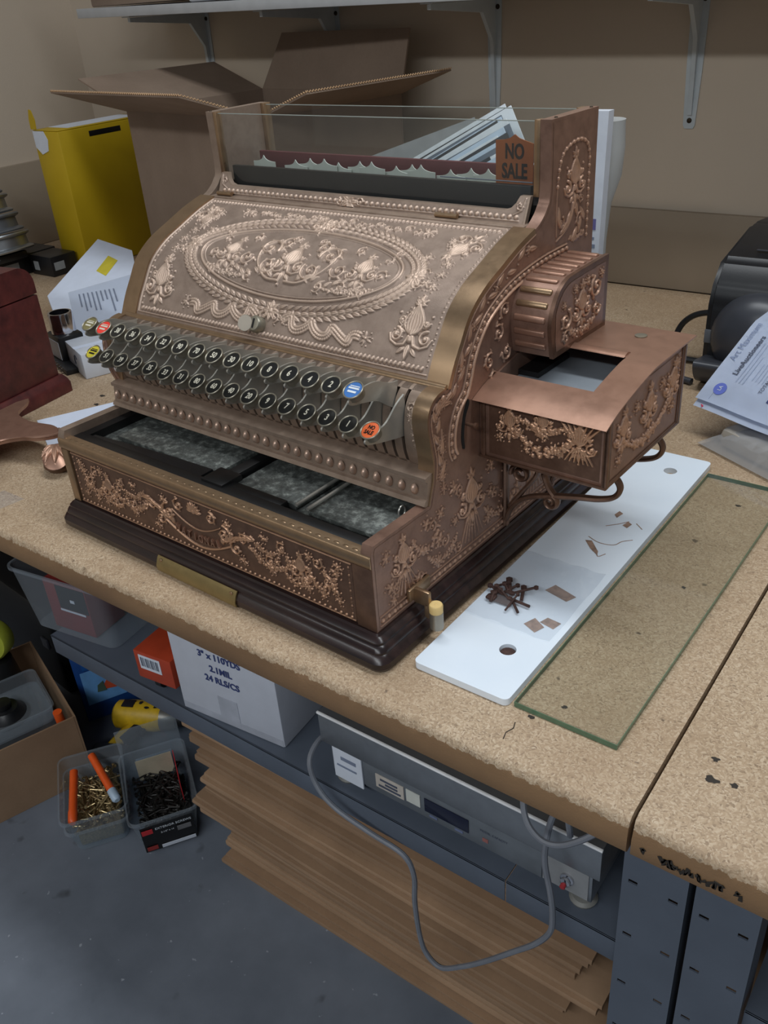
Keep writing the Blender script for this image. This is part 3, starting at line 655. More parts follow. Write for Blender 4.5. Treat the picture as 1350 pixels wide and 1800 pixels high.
flag = rk('no_sale_flag', B().prism([(-.026, .0), (.025, .0), (.025, .052), (.014, .055), (.006, .0575), (0, .0615), (-.006, .0575), (-.014, .0555), (-.026, .0545)], lambda p, q, dd: Vector((-.0685+p, .3925+dd, .3835+q)), 0, .0014), M_FLAG)
for s, z in (('NO', .4255), ('SALE', .4035)):
    text('lettering', s, .0235, plain('black_print', (34, 26, 22), .6), flag, frame((-.0685, .3922, z), (1, 0, 0), (0, 0, 1)), .0002, .70, 'CENTER', .0007)
# drawer ---------------------------------------------------------------------
rk('drawer_top_strip', B().prism([(.012, .0995), (.0, .0985), (-.0022, .0960), (-.0022, .0845), (.0, .082), (.012, .082)], fx, -W, -.0006), M_BRASS, ang=60)
b = B()
rk('drawer_stile', B().box(-W, -.5445, -.0012, .012, 0.0005, .082, .0008), M_BRASS)
rk('drawer_stile', B().box(-.0275, -.0006, -.0008, .012, 0.0005, .082, .0008), M_DARKCU)
dr = rk('drawer_front', B().box(-.5425, -.0290, .0015, .012, .0005, .0808, .0006), M_DARKCU)
hm = HM(-.5415, -.0300, .0015, .0800, .00062); c0 = -.2855
hm.eggs([(-.536, .0065), (-.036, .0065)], .0080, .0022, .0020, False); hm.stroke([(-.5405, .0035), (-.031, .0035)], .0009, .0014)
hm.eggs([(-.5365, .012), (-.5365, .073)], .0095, .0019, .0017); hm.eggs([(-.0345, .012), (-.0345, .073)], .0095, .0017, .0014)
hm.stroke([(-.5405, .0785), (-.031, .0785)], .0009, .0014)
t = np.linspace(0, 1, 30)
hm.stroke(np.c_[c0-.060+.12*t, .033-.020*np.sin(PI*t)], .0018, .0024); hm.stroke(np.c_[c0-.045+.09*t, .054-.016*np.sin(PI*t)], .0010, .0018)
for g in (-1, 1):
    hm.scroll(c0+g*.052, .048, .013, PI/2, -g, .0032); hm.scroll(c0+g*.070, .034, .010, PI/2, g, .0030); hm.scroll(c0+g*.030, .064, .009, PI/2, -g, .0028); hm.scroll(c0+g*.086, .052, .009, 0, g, .0028)
    for k in range(8): hm.leaf(c0+g*(.045+.006*k), .030+.004*k, PI/2-g*(.2+.22*k), .017, .007, .0030)
    hm.garland((c0+g*.095, .046), (c0+g*.165, .046), .018, .0028, .0030, 31+g); hm.garland((c0+g*.100, .060), (c0+g*.150, .058), .012, .0024, .0024, 34+g)
    hm.palmette(c0+g*.178, .046, .040, PI/2, .0030); hm.garland((c0+g*.190, .046), (c0+g*.232, .052), .020, .0028, .0030, 37+g)
    hm.scroll(c0+g*.150, .062, .008, 1, g, .0024); hm.scroll(c0+g*.205, .062, .008, 1, -g, .0024); hm.lshape(c0+g*.232, .058, .010, 41, .003); hm.lshape(c0+g*.228, .036, .010, 42, .003); hm.lshape(c0+g*.234, .022, .008, 43, .0026); hm.lshape(c0+g*.128, .024, .009, 44, .0026); hm.lshape(c0+g*.112, .034, .009, 45, .0026)
    hm.scroll(c0+g*.168, .026, .007, 2, g, .0024)
for g in (-1, 1):
    for k, (p_, q_) in enumerate(((.112, .050), (.140, .040), (.158, .050), (.200, .030), (.215, .052), (.122, .066), (.192, .066), (.060, .064), (.080, .020), (.188, .022), (.236, .068), (.210, .020))): hm.lshape(c0+g*p_, q_, .0085, 400+k, .0028)
    hm.scroll(c0+g*.128, .036, .008, 1, g, .0026); hm.scroll(c0+g*.218, .042, .008, 2, -g, .0026); hm.garland((c0+g*.15, .030), (c0+g*.19, .030), .010, .0026, .0026, 95+g)
for k in range(9): hm.leaf(c0, .064, PI*k/8, .014, .006, .003)
hm.dome(c0, .064, .004, .0034)
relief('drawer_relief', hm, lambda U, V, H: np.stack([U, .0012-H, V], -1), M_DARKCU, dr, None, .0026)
for k, ch in enumerate('NATIONAL'):                   # raised letters in the arched cartouche
    x = -.038+.0108*k; o = text('lettering', ch, .0155, M_LID, dr, frame((c0+x, .0002, .0255+.000008*((k-3.5)**2)*36), (1, 0, .045*(k-3.5)), (.35, 0, 1)), .0016, .72)
# worn gold dots along the strip edge
for k in range(36):
    x = -W+.012+.0152*k; rk('edge_bead', None, None) if False else None
hmb = B()
for k in range(42): hmb.lathe([(0, .0008), (.0022, .0006), (.003, 0)], n=8, M=Matrix.Translation((-.548+.0131*k, .0035, .0985)) @ Matrix.Diagonal((1.6, .8, 1, 1)))
rk('strip_beading', hmb, M_BRASS)['kind'] = 'stuff'
# till inside
rk('till_floor', B().box(-W+TH, -TH, .012, .20, .080, .0845).box(-W+TH, -TH, .198, .2, .08, .15), M_GALV)
rk('till_rim', B().box(-W+.002, -.008, .0125, .030, .0850, .0972, .0006).box(-W+TH, -W+.030, .03, .17, .085, .0965).box(-.030, -TH, .03, .17, .085, .093), M_BLACK)
rk('till_front_board', B().prism([(-.525, .0302), (-.30, .0302), (-.30, .052), (-.39, .048), (-.525, .036)], lambda p, q, dd: Vector((p, q, dd)), .086, .0955), M_BLKPL)
rk('till_divider', B().box(-.288, -.250, .022, .056, .0862, .1005, .001).box(-.276, -.258, .05, .19, .0862, .0985, .001).box(-.252, -.16, .0302, .043, .086, .0968, .001), M_BLACK)
rk('till_sheet', B().box(-.252, -.150, .045, .19, .0862, .0925, .001).box(-.130, -.031, .044, .19, .0862, .0915, .001).box(-.500, -.292, .054, .19, .0862, .0925, .001), M_GALV)
for x in (-.1445, -.1265): rk('till_rod', B().tube([(x, .0405, .0965), (x, .19, .0965)], .0024, 10), M_LEVER)
rk('till_spring', B().tube([(-.030, .092+.006*math.cos(a), .098+.007*math.sin(a)) for a in np.linspace(0, 2*PI, 25)], .0011, 6), M_LEVER)
rk('case_core', B().prism([(.140, .150), (.150, .225), (.175, .27), (.195, .295), (.222, .312), (.29, .342), (.33, .355), (.44, .355), (.44, .150)], fx, -W+TH+.001, -TH-.001), M_INNER)
# bead strip below the keys
rk('bead_apron', B().prism([(.145, .1085), (.098, .1085), (.0955, .1105), (.0975, .1155), (.101, .1165), (.1035, .137), (.100, .1385), (.100, .1430), (.108, .1445), (.120, .1455), (.145, .1455)], fx, -W+.001, -.001), M_PANEL, ang=30)
eggm = B().lathe([(0, .0052), (.0024, .0044), (.0042, .0022), (.0048, 0)], n=14).mesh('bead', 60)
for k in range(31):
    o = link('bead', eggm, M_BEAD, REG, (-.548+.01770*k, .1015, .04+.1268)); o.rotation_euler = (PI/2+.14, 0, 0); o.scale = (.90, 1.5, 1.25)
# key panel: bars with open slots between them
KP = smooth2([(.121, .1445), (.1155, .160), (.113, .178), (.1135, .196), (.117, .212), (.124, .224), (.134, .2305), (.146, .2322)], 6)
def panelbar(x0, x1):
    p = np.array(KP); q = inset_path(p, .004); return [[Vector((x0, *c)), Vector((x0, *a)), Vector((x1, *a)), Vector((x1, *c))] for a, c in zip(p, q)]
P0 = .0150; XS = [-.0385-P0*k for k in range(33)]; b = B()
edges = [-.0145]+[v for x in XS for v in (x+.0021, x-.0021)]+[-W+.0145]
for k in range(0, len(edges), 2): b.grid(panelbar(edges[k+1], edges[k]))
pan = rk('key_panel', b, M_PANEL, ang=50)
p = np.array(KP)
b = B(); b.grid([[Vector((x, *c)) for x in (edges[-1], edges[0])] for c in p[-9:]]); b.grid([[Vector((x, *c)) for x in (edges[-1], edges[0])] for c in p[:3]]); rk('panel_margin', b, M_PANEL, ang=60)
hm = HM(-.0345, -.0150, .146, .228, .0006); hm.scroll(-.0285, .214, .0055, 0, 1, .0022); hm.scroll(-.0205, .214, .0055, 0, -1, .0022); hm.leaf(-.0245, .218, -PI/2, .016, .006, .0024); hm.palmette(-.0245, .202, .020, -PI/2, .0022); hm.lshape(-.0245, .185, .004, 3, .0016); hm.lshape(-.022, .172, .004, 4, .0014); hm.dome(-.0245, .178, .0016, .0016)
def panelf(U, V, H):
    y = np.interp(V, p[:, 1], p[:, 0]); return np.stack([U, y-.0004-H, V+.0002], -1)
rrel('panel_relief', hm, panelf, M_PANEL, None, .0022)
# left pilaster ornament seen beyond the keys
hm = HM(.112, .150, .112, .226, .0009); hm.eggs([(.128, .120), (.128, .220)], .009, .003, .0024); hm.lshape(.133, .122, .008, 3)
rrel('pilaster_relief', hm, lambda U, V, H: np.stack([-W+.0005+.006*(U-.112)/.038, np.interp(V, p[:, 1], p[:, 0])-.012-H+0*U+(U-.112)*.12, V], -1), M_SIDE, None, .0026)
# keys
tilt = Matrix.Rotation(.52, 4, 'X')
capm = B().lathe([(.0068, -.0088), (.0098, -.0082), (.0104, -.001), (.0113, 0), (.0113, .0012), (.0104, .0016), (.0100, .0006), (0, .0006)], n=26).mesh('key_cap', 30)
ringm = B().lathe([(.0101, .0004), (.0116, .0002), (.0116, .0014), (.0110, .0019), (.0101, .0013), (.0101, .0004)], n=28).mesh('key_ring', 50)
facem = B().lathe([(0, .0011), (.0099, .0009)], n=26).mesh('key_disc')
def lever(row):
    if row == 0: poly = smooth2([(.118, .228), (.104, .2215), (.088, .2095), (.076, .2055), (.066, .2075), (.056, .2055), (.049, .2005), (.052, .1960), (.066, .1915), (.088, .1860), (.106, .1820), (.120, .180)], 4)
    else: poly = smooth2([(.128, .2365), (.112, .2395), (.095, .2475), (.080, .2500), (.066, .2490), (.055, .2470), (.046, .2425), (.050, .2370), (.066, .2335), (.090, .2270), (.106, .2160), (.118, .208)], 4)
    return B().prism(poly, fx, -.0011, .0011).mesh('key_lever')
LEV = [lever(0), lever(1)]
lowlab = ['y', '51', '39', '37', '35', '33', '31', '80', '60', '40', '20', '9', '7', '5', '3', '1', 'ns'][::-1]
uplab = ['o', 'r', '38', '36', '34', '32', '90', '70', '50', '30', '10', '8', '6', '4', '2', 'b'][::-1]
for row, labs, x0, y, z in ((0, lowlab, -.0385, .060, .2090), (1, uplab, -.0535, .056, .2515)):
    for k, lb in enumerate(labs):
        x = x0-.030*k; key = link('key', capm, M_KEYBODY, REG); key.matrix_local = Matrix.Translation((x, y, z+.04+random.uniform(-.0006, .0006))) @ tilt
        lv = link('key_lever', LEV[row], M_LEVER, key); lv.matrix_local = (Matrix.Translation((0, y, z)) @ tilt).inverted()
        link('key_ring', ringm, M_KEYMET, key)
        fm = {'y': M_YELLOW, 'r': M_RED, 'b': M_BLUE, 'ns': M_ORANGE, 'o': plain('olive_enamel', (120, 112, 74), .4)}.get(lb, M_KEYFACE)
        me = facem if fm is M_KEYFACE else facem.copy()
        if fm is not M_KEYFACE: me.materials.clear()
        link('key_disc', me, fm, key)
        if lb == 'ns':
            key['label'] = 'orange NO SALE key'
            for s, q in (('NO', .0032), ('SALE', -.0032)): text('lettering', s, .0066, M_BLACK, key, frame((0, q, .0013), (1, 0, 0), (0, 1, 0)), .0002, .8, 'CENTER', .0002)
        elif lb.isdigit(): text('lettering', lb, .0108, M_CREAM, key, frame((0, 0, .0013), (1, 0, 0), (0, 1, 0)), .0002, .78, 'CENTER', .0002)
        else:
            key['label'] = {'y': 'yellow key', 'r': 'red key', 'b': 'blue key', 'o': 'olive key'}[lb]
            mk('lettering', B().box(-.0068, .0068, .0008, .0030, .0009, .0014).box(-.0055, .0055, -.0038, -.0014, .0009, .0014).box(-.0062, .0062, .0040, .0050, .0009, .0014), {'y': M_BLACK, 'r': M_CREAM, 'b': M_WHITE, 'o': M_CREAM}[lb], key)
# ticket box on the right side --------------------------------------------------
WL = [(.212, .128), (.212, .2085), (.240, .2160), (.270, .2225), (.300, .2275), (.316, .2285), (.398, .2286), (.398, .128)]
tb = rk('ticket_box', B().box(.0004, .1575, .206, .212, .128, .206, .001).prism(WL, fx, .1525, .1575).box(.0004, .1575, .393, .398, .128, .226, .001).box(.0004, .1525, .212, .393, .128, .131).prism(WL, fx, .0004, .0030), M_SIDE)
for x in (.1535, .003): mk('corner_post', B().box(x, x+.0055, .2035, .2090, .126, .207, .001), M_DARKCU, tb)
mk('foot_rail', B().box(.0004, .1595, .2030, .4, .1258, .1292, .0008), M_DARKCU, tb); mk('corner_post', B().box(.1545, .1600, .2035, .2105, .126, .206, .001), M_DARKCU, tb); mk('corner_post', B().box(.1560, .1595, .392, .400, .126, .226, .001), M_DARKCU, tb)
hm = HM(.013, .151, .133, .203, .0008); hm.palmette(.126, .176, .046, PI/2, .0034); hm.palmette(.040, .178, .040, PI/2, .0034)
for k in range(-3, 4): hm.stroke([(.126+k*.003, .180), (.126+k*.008, .196)], .0018, .003, .001, .002); hm.stroke([(.126+k*.0022, .166), (.126+k*.0055, .150)], .0015, .003, .001, .002)
hm.garland((.045, .172), (.118, .172), .022, .0032, .0036, 61); hm.garland((.050, .186), (.112, .186), .008, .003, .003, 62); hm.lshape(.078, .176, .013, 63, .0036); hm.lshape(.028, .158, .008, 64, .003); hm.lshape(.062, .150, .008, 65, .003); hm.lshape(.098, .158, .010, 66, .003); hm.palmette(.082, .186, .036, PI/2, .0034)
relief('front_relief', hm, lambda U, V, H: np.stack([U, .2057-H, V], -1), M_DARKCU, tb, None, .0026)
hm = HM(.215, .390, .133, .222, .0008); hm.palmette(.240, .182, .048, PI/2-.1, .0034); hm.palmette(.305, .186, .050, PI/2, .0034); hm.palmette(.366, .192, .050, PI/2-.2, .0034)
hm.garland((.240, .168), (.366, .176), .022, .0032, .0034, 71); hm.garland((.255, .160), (.350, .165), .016, .0028, .0028, 72); hm.lshape(.232, .150, .009, 73, .003); hm.lshape(.370, .160, .010, 74, .003); hm.lshape(.338, .200, .009, 75, .003); hm.lshape(.272, .196, .009, 76, .003); hm.lshape(.376, .212, .009, 77, .003)
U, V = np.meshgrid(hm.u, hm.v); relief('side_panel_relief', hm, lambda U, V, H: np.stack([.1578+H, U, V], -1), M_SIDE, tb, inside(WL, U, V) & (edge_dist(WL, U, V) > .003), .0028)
mk('side_frame', B().box(.1574, .1588, .212, .3935, .128, .1315).box(.1574, .1588, .389, .3935, .13, .226), M_DARKCU, tb)
# lid: bent sheet with a window
LP = smooth2([(.190, .2020), (.214, .2115), (.240, .2185), (.270, .2250), (.300, .2300), (.316, .2310), (.345, .2312), (.418, .2312)], 6)
lp = np.array(LP); cut = [i for i, q in enumerate(lp) if .238 <= q[0] <= .317]
b = B(); T = .0016
def lidstrip(x0, x1, idx):
    b.grid([[Vector((x0, lp[i][0], lp[i][1]-T)), Vector((x0, *lp[i])), Vector((x1, *lp[i])), Vector((x1, lp[i][0], lp[i][1]-T))] for i in idx])
lidstrip(.0006, .162, range(0, cut[0]+1)); lidstrip(.122, .162, range(cut[0], cut[-1]+1)); lidstrip(.0006, .162, range(cut[-1], len(lp)))
lidp = rk('ticket_lid', b, M_LID, ang=50)
o = mk('window_lip', B().prism([(.3155, .2305), (.318, .2318), (.322, .2335), (.327, .2338), (.333, .2312)], fx, .050, .120), M_LID, lidp)
mk('stud', B().lathe([(0, 0), (.007, 0), (.0072, .0012), (.004, .0018), (0, .0016)], (.108, .386, .2312), 20), M_KEYMET, lidp)
rk('ticket_table', B().box(.004, .152, .213, .392, .196, .199), plain('grey_zinc', (150, 158, 166), .5, .3, .08)); rk('ticket_slot', B().box(.0032, .03, .285, .36, .1995, .2060), M_BLACK)
# upper rounded box
UB = smooth2([(.2775, .2310), (.2735, .2500), (.2712, .2700), (.2765, .2880), (.2880, .3030), (.3040, .3115), (.3250, .3140), (.402, .3160)], 5)+[(.402, .2314)]
ub = rk('ticket_hood', B().prism(UB, fx, .0004, .0500), M_SIDE, ang=30)
ubo = np.array(UB[:-1]); ubl = np.r_[0, np.cumsum(np.hypot(*np.diff(ubo, axis=0).T))]
ub2 = np.array([(.336+(q[0]-.336)*1.022, .270+(q[1]-.270)*1.03) for q in UB]); mk('hood_face_rim', B().prism([tuple(q) for q in ub2], fx, .0485, .0535), M_DARKCU, ub, ang=30)
for k in range(12):
    q = .012+k*(ubl[-1]-.020)/11.0; y = np.interp(q, ubl, ubo[:, 0]); z = np.interp(q, ubl, ubo[:, 1]); y2 = np.interp(q+.002, ubl, ubo[:, 0]); z2 = np.interp(q+.002, ubl, ubo[:, 1]); a = math.atan2(z2-z, y2-y)
    Mx = Matrix.Translation((0, y, z)) @ Matrix.Rotation(a, 4, 'X'); mk('rib', B().box(.0045, .0445, -.0037, .0037, -.002, .0026, .0022, Mx, 3), M_BRASS if k in (3, 4) else M_LID, ub)
hm = HM(.279, .395, .236, .311, .00075); U, V = np.meshgrid(hm.u, hm.v)
hm.palmette(.338, .276, .050, PI/2, .0034); hm.scroll(.300, .268, .012, 1, -1, .003); hm.scroll(.372, .288, .014, 2, 1, .003); hm.scroll(.375, .262, .009, 0, -1, .003); hm.scroll(.302, .248, .009, 0, 1, .0026); hm.garland((.310, .252), (.370, .252), .008, .003, .003, 81); hm.lshape(.350, .298, .008, 82, .003); hm.lshape(.322, .296, .007, 83, .003); hm.lshape(.385, .300, .007, 84, .003); hm.lshape(.296, .285, .006, 85, .003)
relief('face_relief', hm, lambda U, V, H: np.stack([.0538+H, U, V], -1), M_SIDE, ub, inside(UB, U, V) & (edge_dist(UB, U, V) > .005), .0028)
# scrolled brackets under the ticket box
def bracket(y):
    b = B(); fl = ((0, 1, 0), .0055)
    Z = lambda pts: [(px, y, pz) for px, pz in pts]
    b.tube(bez(Z([(.0035, .100), (.0035, .05), (.0032, .015), (.0030, .006)]), 5), .0034, 8, fl)
    b.tube(bez(Z([(.004, .014), (.012, .034), (.030, .052), (.060, .064), (.100, .074), (.128, .080), (.146, .088), (.1525, .101), (.146, .112), (.134, .112), (.126, .106), (.122, .104)]), 6), .0034, 8, fl)
    for c, e, r, a0, tt in ((.066, .058, .010, 1.2, 1.3), (.024, .085, .013, 3.4, 1.4)):
        b.tube([(c+r*(1-.7*t)*math.cos(a0-2*PI*tt*t), y, e+r*(1-.7*t)*math.sin(a0-2*PI*tt*t)) for t in np.linspace(0, 1, 26)], .0030, 8, fl)
    b.tube(bez(Z([(.010, .036), (.028, .062), (.046, .088), (.048, .105), (.044, .120)]), 6), .0030, 8, fl)
    b.tube(bez(Z([(.072, .066), (.062, .078), (.056, .094)]), 6), .0034, 8, fl); b.lathe([(0, 0), (.004, 0), (.004, .002), (0, .003)], n=12, M=Matrix.Translation((.0045, y, .008)) @ Matrix.Rotation(PI/2, 4, 'Y'))
    return b
rk('scroll_bracket', bracket(.258), M_DARKCU); rk('scroll_bracket', bracket(.374), M_DARKCU)
rk('slide_slot', B().prism(smooth2([(.1700, .150), (.1675, .165), (.1715, .188), (.181, .206), (.184, .200), (.176, .186), (.1725, .165), (.1735, .150), (.1700, .150)], 3)[:-1], fx, .0001, .0012), M_INNER)
rk('slide_stud', B().lathe([(0, 0), (.0022, 0), (.0022, .010), (.0038, .011), (.0038, .014), (0, .0150)], n=12, M=Matrix.Translation((.001, .178, .178)) @ Matrix.Rotation(PI/2, 4, 'Y')), M_DARKCU)
# crank socket low on the right side
sock = rk('crank_bracket', B().box(.0008, .006, .052, .092, .010, .026, .002).box(.004, .026, .060, .066, .006, .026, .002).box(.018, .028, .060, .070, -.010, .012, .0025), M_BRASS)
mk('crank_pin', B().lathe([(0, 0), (.0075, 0), (.0080, .002), (.0080, .022), (0, .022)], (.0325, .064, -.020), 20), plain('worn_silver', (150, 142, 128), .35, .6), sock)
mk('cork_plug', B().lathe([(0, 0), (.0078, 0), (.0080, .009), (.0070, .0105), (.0012, .0105), (0, .009)], (.0325, .064, .0018), 20), M_PLUG, sock)
# ------------------------------------------------------------------ slabs beside the register
def holed_slab(w, l, t, holes, hr, rnd):
    """rounded plate with real through holes: triangulated outline with holes"""
    b = B(); bm = b.m; out = []
    for cx_, cy_, a0 in ((w-rnd, rnd, -PI/2), (w-rnd, l-rnd, 0), (rnd, l-rnd, PI/2), (rnd, rnd, PI)):
        for k in range(6): a = a0+PI/2*k/5; out.append((cx_+rnd*math.cos(a), cy_+rnd*math.sin(a)))
    loops = [out]+[[(hx+hr*math.cos(2*PI*k/20), hy+hr*math.sin(2*PI*k/20)) for k in range(20)] for hx, hy in holes]; es = []
    for lp_ in loops:
        vs = [bm.verts.new((p, q, 0)) for p, q in lp_]; es += [bm.edges.new((vs[k], vs[(k+1) % len(vs)])) for k in range(len(vs))]
    f = bmesh.ops.triangle_fill(bm, use_beauty=True, use_dissolve=False, edges=es); fs = [g for g in f['geom'] if isinstance(g, bmesh.types.BMFace)]
    bmesh.ops.dissolve_limit(bm, angle_limit=.01, verts=bm.verts, edges=bm.edges)
    r = bmesh.ops.extrude_face_region(bm, geom=list(bm.faces)); bmesh.ops.translate(bm, vec=(0, 0, t), verts=[g for g in r['geom'] if isinstance(g, bmesh.types.BMVert)]); return b
ang = math.atan2(.005-.011, .153-.036)
sl = mk('marble_slab', holed_slab(.1175, .600, .0085, [(.0775, .071), (.0755, .546)], .0095, .007), M_SLAB, None, (.0365, .0115, BH+.0004))
sl.rotation_euler = (0, 0, -.012); tag(sl, 'long white slab with two drilled holes lying beside the register', 'slab')
sl.name = 'white_slab'
mk('hole_shade_bolt', B().lathe([(0, -.008), (.0085, -.008), (.0085, -.004), (.004, -.002), (0, -.002)], (.0775, .071, .0085), 16), M_RUST, sl)  # dark bolt-like disc added to darken the near hole, standing in for shade
tape = thing('zip_bag', 'small clear plastic bag of rusty hardware lying on the white slab', 'bag', (.10, .16, BH+.0090))
mk('film', B().grid([[Vector((-.062+.11*i/12, -.045+.15*j/12, .0012+.004*math.exp(-((i-4)**2+(j-3)**2)/9)+.0012*math.sin(i*1.7+j))) for i in range(13)] for j in range(13)]), M_FILM, tape)
r = random.Random(5)
for k in range(15):
    a = r.uniform(0, PI); x, y = -.028+r.uniform(-.017, .020), .004+r.uniform(-.015, .018); L = r.uniform(.010, .028); q = r.uniform(.0012, .0024)
    mk('rusty_bolt', B().tube([(x-L/2*math.cos(a), y-L/2*math.sin(a), .004), (x+L/2*math.cos(a), y+L/2*math.sin(a), .0045+.003*(k % 3))], q, 8).lathe([(0, 0), (q*1.9, 0), (q*1.9, .003), (0, .004)], (x+L/2*math.cos(a), y+L/2*math.sin(a), .0025+.003*(k % 3)), 6), M_RUST, tape)
mk('rusty_plate', B().box(-.050, -.020, -.012, .004, .0008, .0035, .001).box(-.052, -.040, -.014, -.004, .0035, .006, .002), M_RUST, tape)
def patch(pts, z, nm, parent, mat): 
    b = B(); b.m.faces.new([b.m.verts.new((p, q, z)) for p, q in pts]); return mk(nm, b, mat, parent)
for pts in ([(.070, .120), (.088, .112), (.093, .126), (.076, .136)], [(.060, .190), (.092, .182), (.098, .196), (.066, .206)], [(.084, .132), (.103, .128), (.106, .142), (.088, .144)], [(.052, .315), (.066, .300), (.080, .290), (.078, .298), (.060, .318)], [(.078, .372), (.086, .368), (.088, .380), (.081, .384)], [(.058, .392), (.064, .386), (.067, .400), (.060, .404)]): patch(pts, .0088, 'residue', sl, M_STAIN)
for pts in ([(.060, .36), (.072, .372), (.082, .385)], [(.052, .325), (.07, .318), (.088, .322), (.094, .335), (.104, .345)], [(.076, .300), (.082, .288), (.088, .298)], [(.092, .385), (.104, .375)]): mk('residue_line', B().tube(bez([(p, q, .0087) for p, q in pts], 5), .0007, 5, ((0, 0, 1), .0003)), M_STAIN, sl)
gp = thing('glass_plate', 'clear glass plate with green edges flat on the bench beside the slab', 'glass plate', (.159, .0155, BH+.0002), -.012)
mk('pane', B().box(.0008, .1110, .0008, .5642, .0002, .0058), m_glass('plate_glass', (.955, .965, .95, 1), .05, (.03, (.4, .42, .38, 1))), gp)
for nm, bx in (('glass_edge', (0, .0008, 0, .565)), ('glass_edge', (.1110, .1118, 0, .565)), ('glass_edge', (.0008, .1110, 0, .0008)), ('glass_edge', (.0008, .1110, .5642, .565))): mk(nm, B().box(*bx, 0, .006), M_GLASSEDGE, gp)
#PART2
# ------------------------------------------------------------------ wall shelf
SH = thing('wall_shelf', 'white wall shelf on four grey steel brackets above the workbench', 'shelf', (-2.16, YW, 1.506))
TS = .0153
mk('board', B().box(.385, 3.2, -.304, -.0005, 0, .022, .001, Matrix.Rotation(TS, 4, 'Y')), plain('shelf_white', (176, 178, 180), .5, 0, .06), SH)
def wbracket():
    b = B(); f = lambda p, q, dd: Vector((p, dd, q))
    b.prism([(-.0185, -.001), (.0185, -.001), (.0165, -.15), (.0125, -.255), (.009, -.262), (-.009, -.262), (-.0125, -.255), (-.0165, -.15)], f, -.0005, -.0030)
    b.prism([(-.0005, -.004), (-.27, -.004), (-.27, -.014), (-.06, -.030), (-.016, -.09), (-.007, -.235), (-.0005, -.235)], lambda p, q, dd: Vector((dd, p, q)), -.0045, .0045)
    b.box(-.015, .015, -.28, -.003, -.0032, -.0008); return b.mesh('bracket')
wb = wbracket(); M_BRK = plain('bracket_grey', (190, 198, 202), .45, 0, .05)
scm = B().lathe([(0, 0), (.0055, 0), (.0045, .002), (0, .0026)], n=12, M=Matrix.Rotation(PI/2, 4, 'X')).mesh('screw')
for x in (-.2, -.67, -1.14, -1.61):
    br = link('bracket', wb, M_BRK, SH, (x+2.16, 0, -TS*(x+2.16)-.0005))
    for z in (-.246, -.022): link('screw', scm, M_SCREW, br, (.0085 if z > -.1 else 0, -.003, z))
def on_shelf(x, y): return 1.506-TS*(x+2.16)+.0225
o = mk('storage_box', B().box(-.185, .185, -.10, .10, .0005, .19, .004), M_KRAFT2, None, (-1.555, 1.245, on_shelf(-1.55, 0)+.0035)); tag(o, 'brown cardboard box on the left end of the wall shelf', 'box')
t = thing('parcel_sleeve', 'white flat parcel lying over the front of the wall shelf', 'parcel', (-1.20, 1.245, on_shelf(-1.2, 0)+.0025))
mk('sleeve', B().box(-.14, .14, -.125, .12, .0005, .03, .006), M_CARD, t); mk('sticker', B().box(-.03, .05, -.1256, -.125, .008, .024), M_PAPER, t)
# ------------------------------------------------------------------ open carton behind the register
def carton_flap(b, p0, p1, out, t=.004, taper=.0):
    p0, p1, out = Vector(p0), Vector(p1), Vector(out); e = (p1-p0).normalized()*taper; n = (p1-p0).cross(out).normalized()*t
    q = [p0, p1, p1+out-e, p0+out+e]; A = [b.m.verts.new(v) for v in q]; C = [b.m.verts.new(v+n) for v in q]
    b.m.faces.new(A[::-1]); b.m.faces.new(C)
    for k in range(4): b.m.faces.new((A[k], A[(k+1) % 4], C[(k+1) % 4], C[k]))
    return b
def flutes(parent, p0, p1, amp=.0016, pitch=.0075):
    p0, p1 = Vector(p0), Vector(p1); n = max(4, int((p1-p0).length/pitch*2)); 
    mk('fluted_edge', B().tube([p0.lerp(p1, k/n)+Vector((0, 0, amp*(1 if k % 2 else -1))) for k in range(n+1)], .0011, 5), M_FLUTE, parent)
ob = thing('open_carton', 'large open brown carton with raised flaps behind the register', 'carton', (-1.402, .922, BH+.0005), -.153)
LW, LD, LH = .519, .42, .434
for nm, bx in (('side_panel', (0, LW, 0, .004)), ('side_panel', (0, LW, LD-.004, LD)), ('side_panel', (0, .004, .0045, LD-.0045)), ('side_panel', (LW-.004, LW, .0045, LD-.0045))):
    mk(nm, B().box(*bx, 0, LH), M_KRAFT2, ob)
mk('bottom_panel', B().box(.0045, LW-.0045, .0045, LD-.0045, 0, .004), M_KRAFT2, ob)
fl = [mk('flap', carton_flap(B(), (0, 0, LH), (LW, 0, LH), (-.0, -.180, .060)), M_KRAFT2, ob),
      mk('flap', carton_flap(B(), (LW, LD, LH), (0, LD, LH), (.012, .055, .128), taper=.028), M_KRAFT2, ob),
      mk('flap', carton_flap(B(), (0, LD, LH), (0, 0, LH), (-.205, 0, .066)), M_KRAFT2, ob),
      mk('flap', carton_flap(B(), (LW, 0, LH), (LW, LD, LH), (.155, 0, .048), taper=0), M_KRAFT2, ob)]
flutes(fl[0], (0, -.181, LH+.061), (LW, -.181, LH+.061)); flutes(fl[0], (LW, 0, LH+.001), (LW, -.180, LH+.061)); flutes(fl[3], (LW+.156, .0, LH+.049), (LW+.156, LD, LH+.049)); flutes(fl[3], (LW, -.0005, LH+.001), (LW+.156, -.0005, LH+.049))
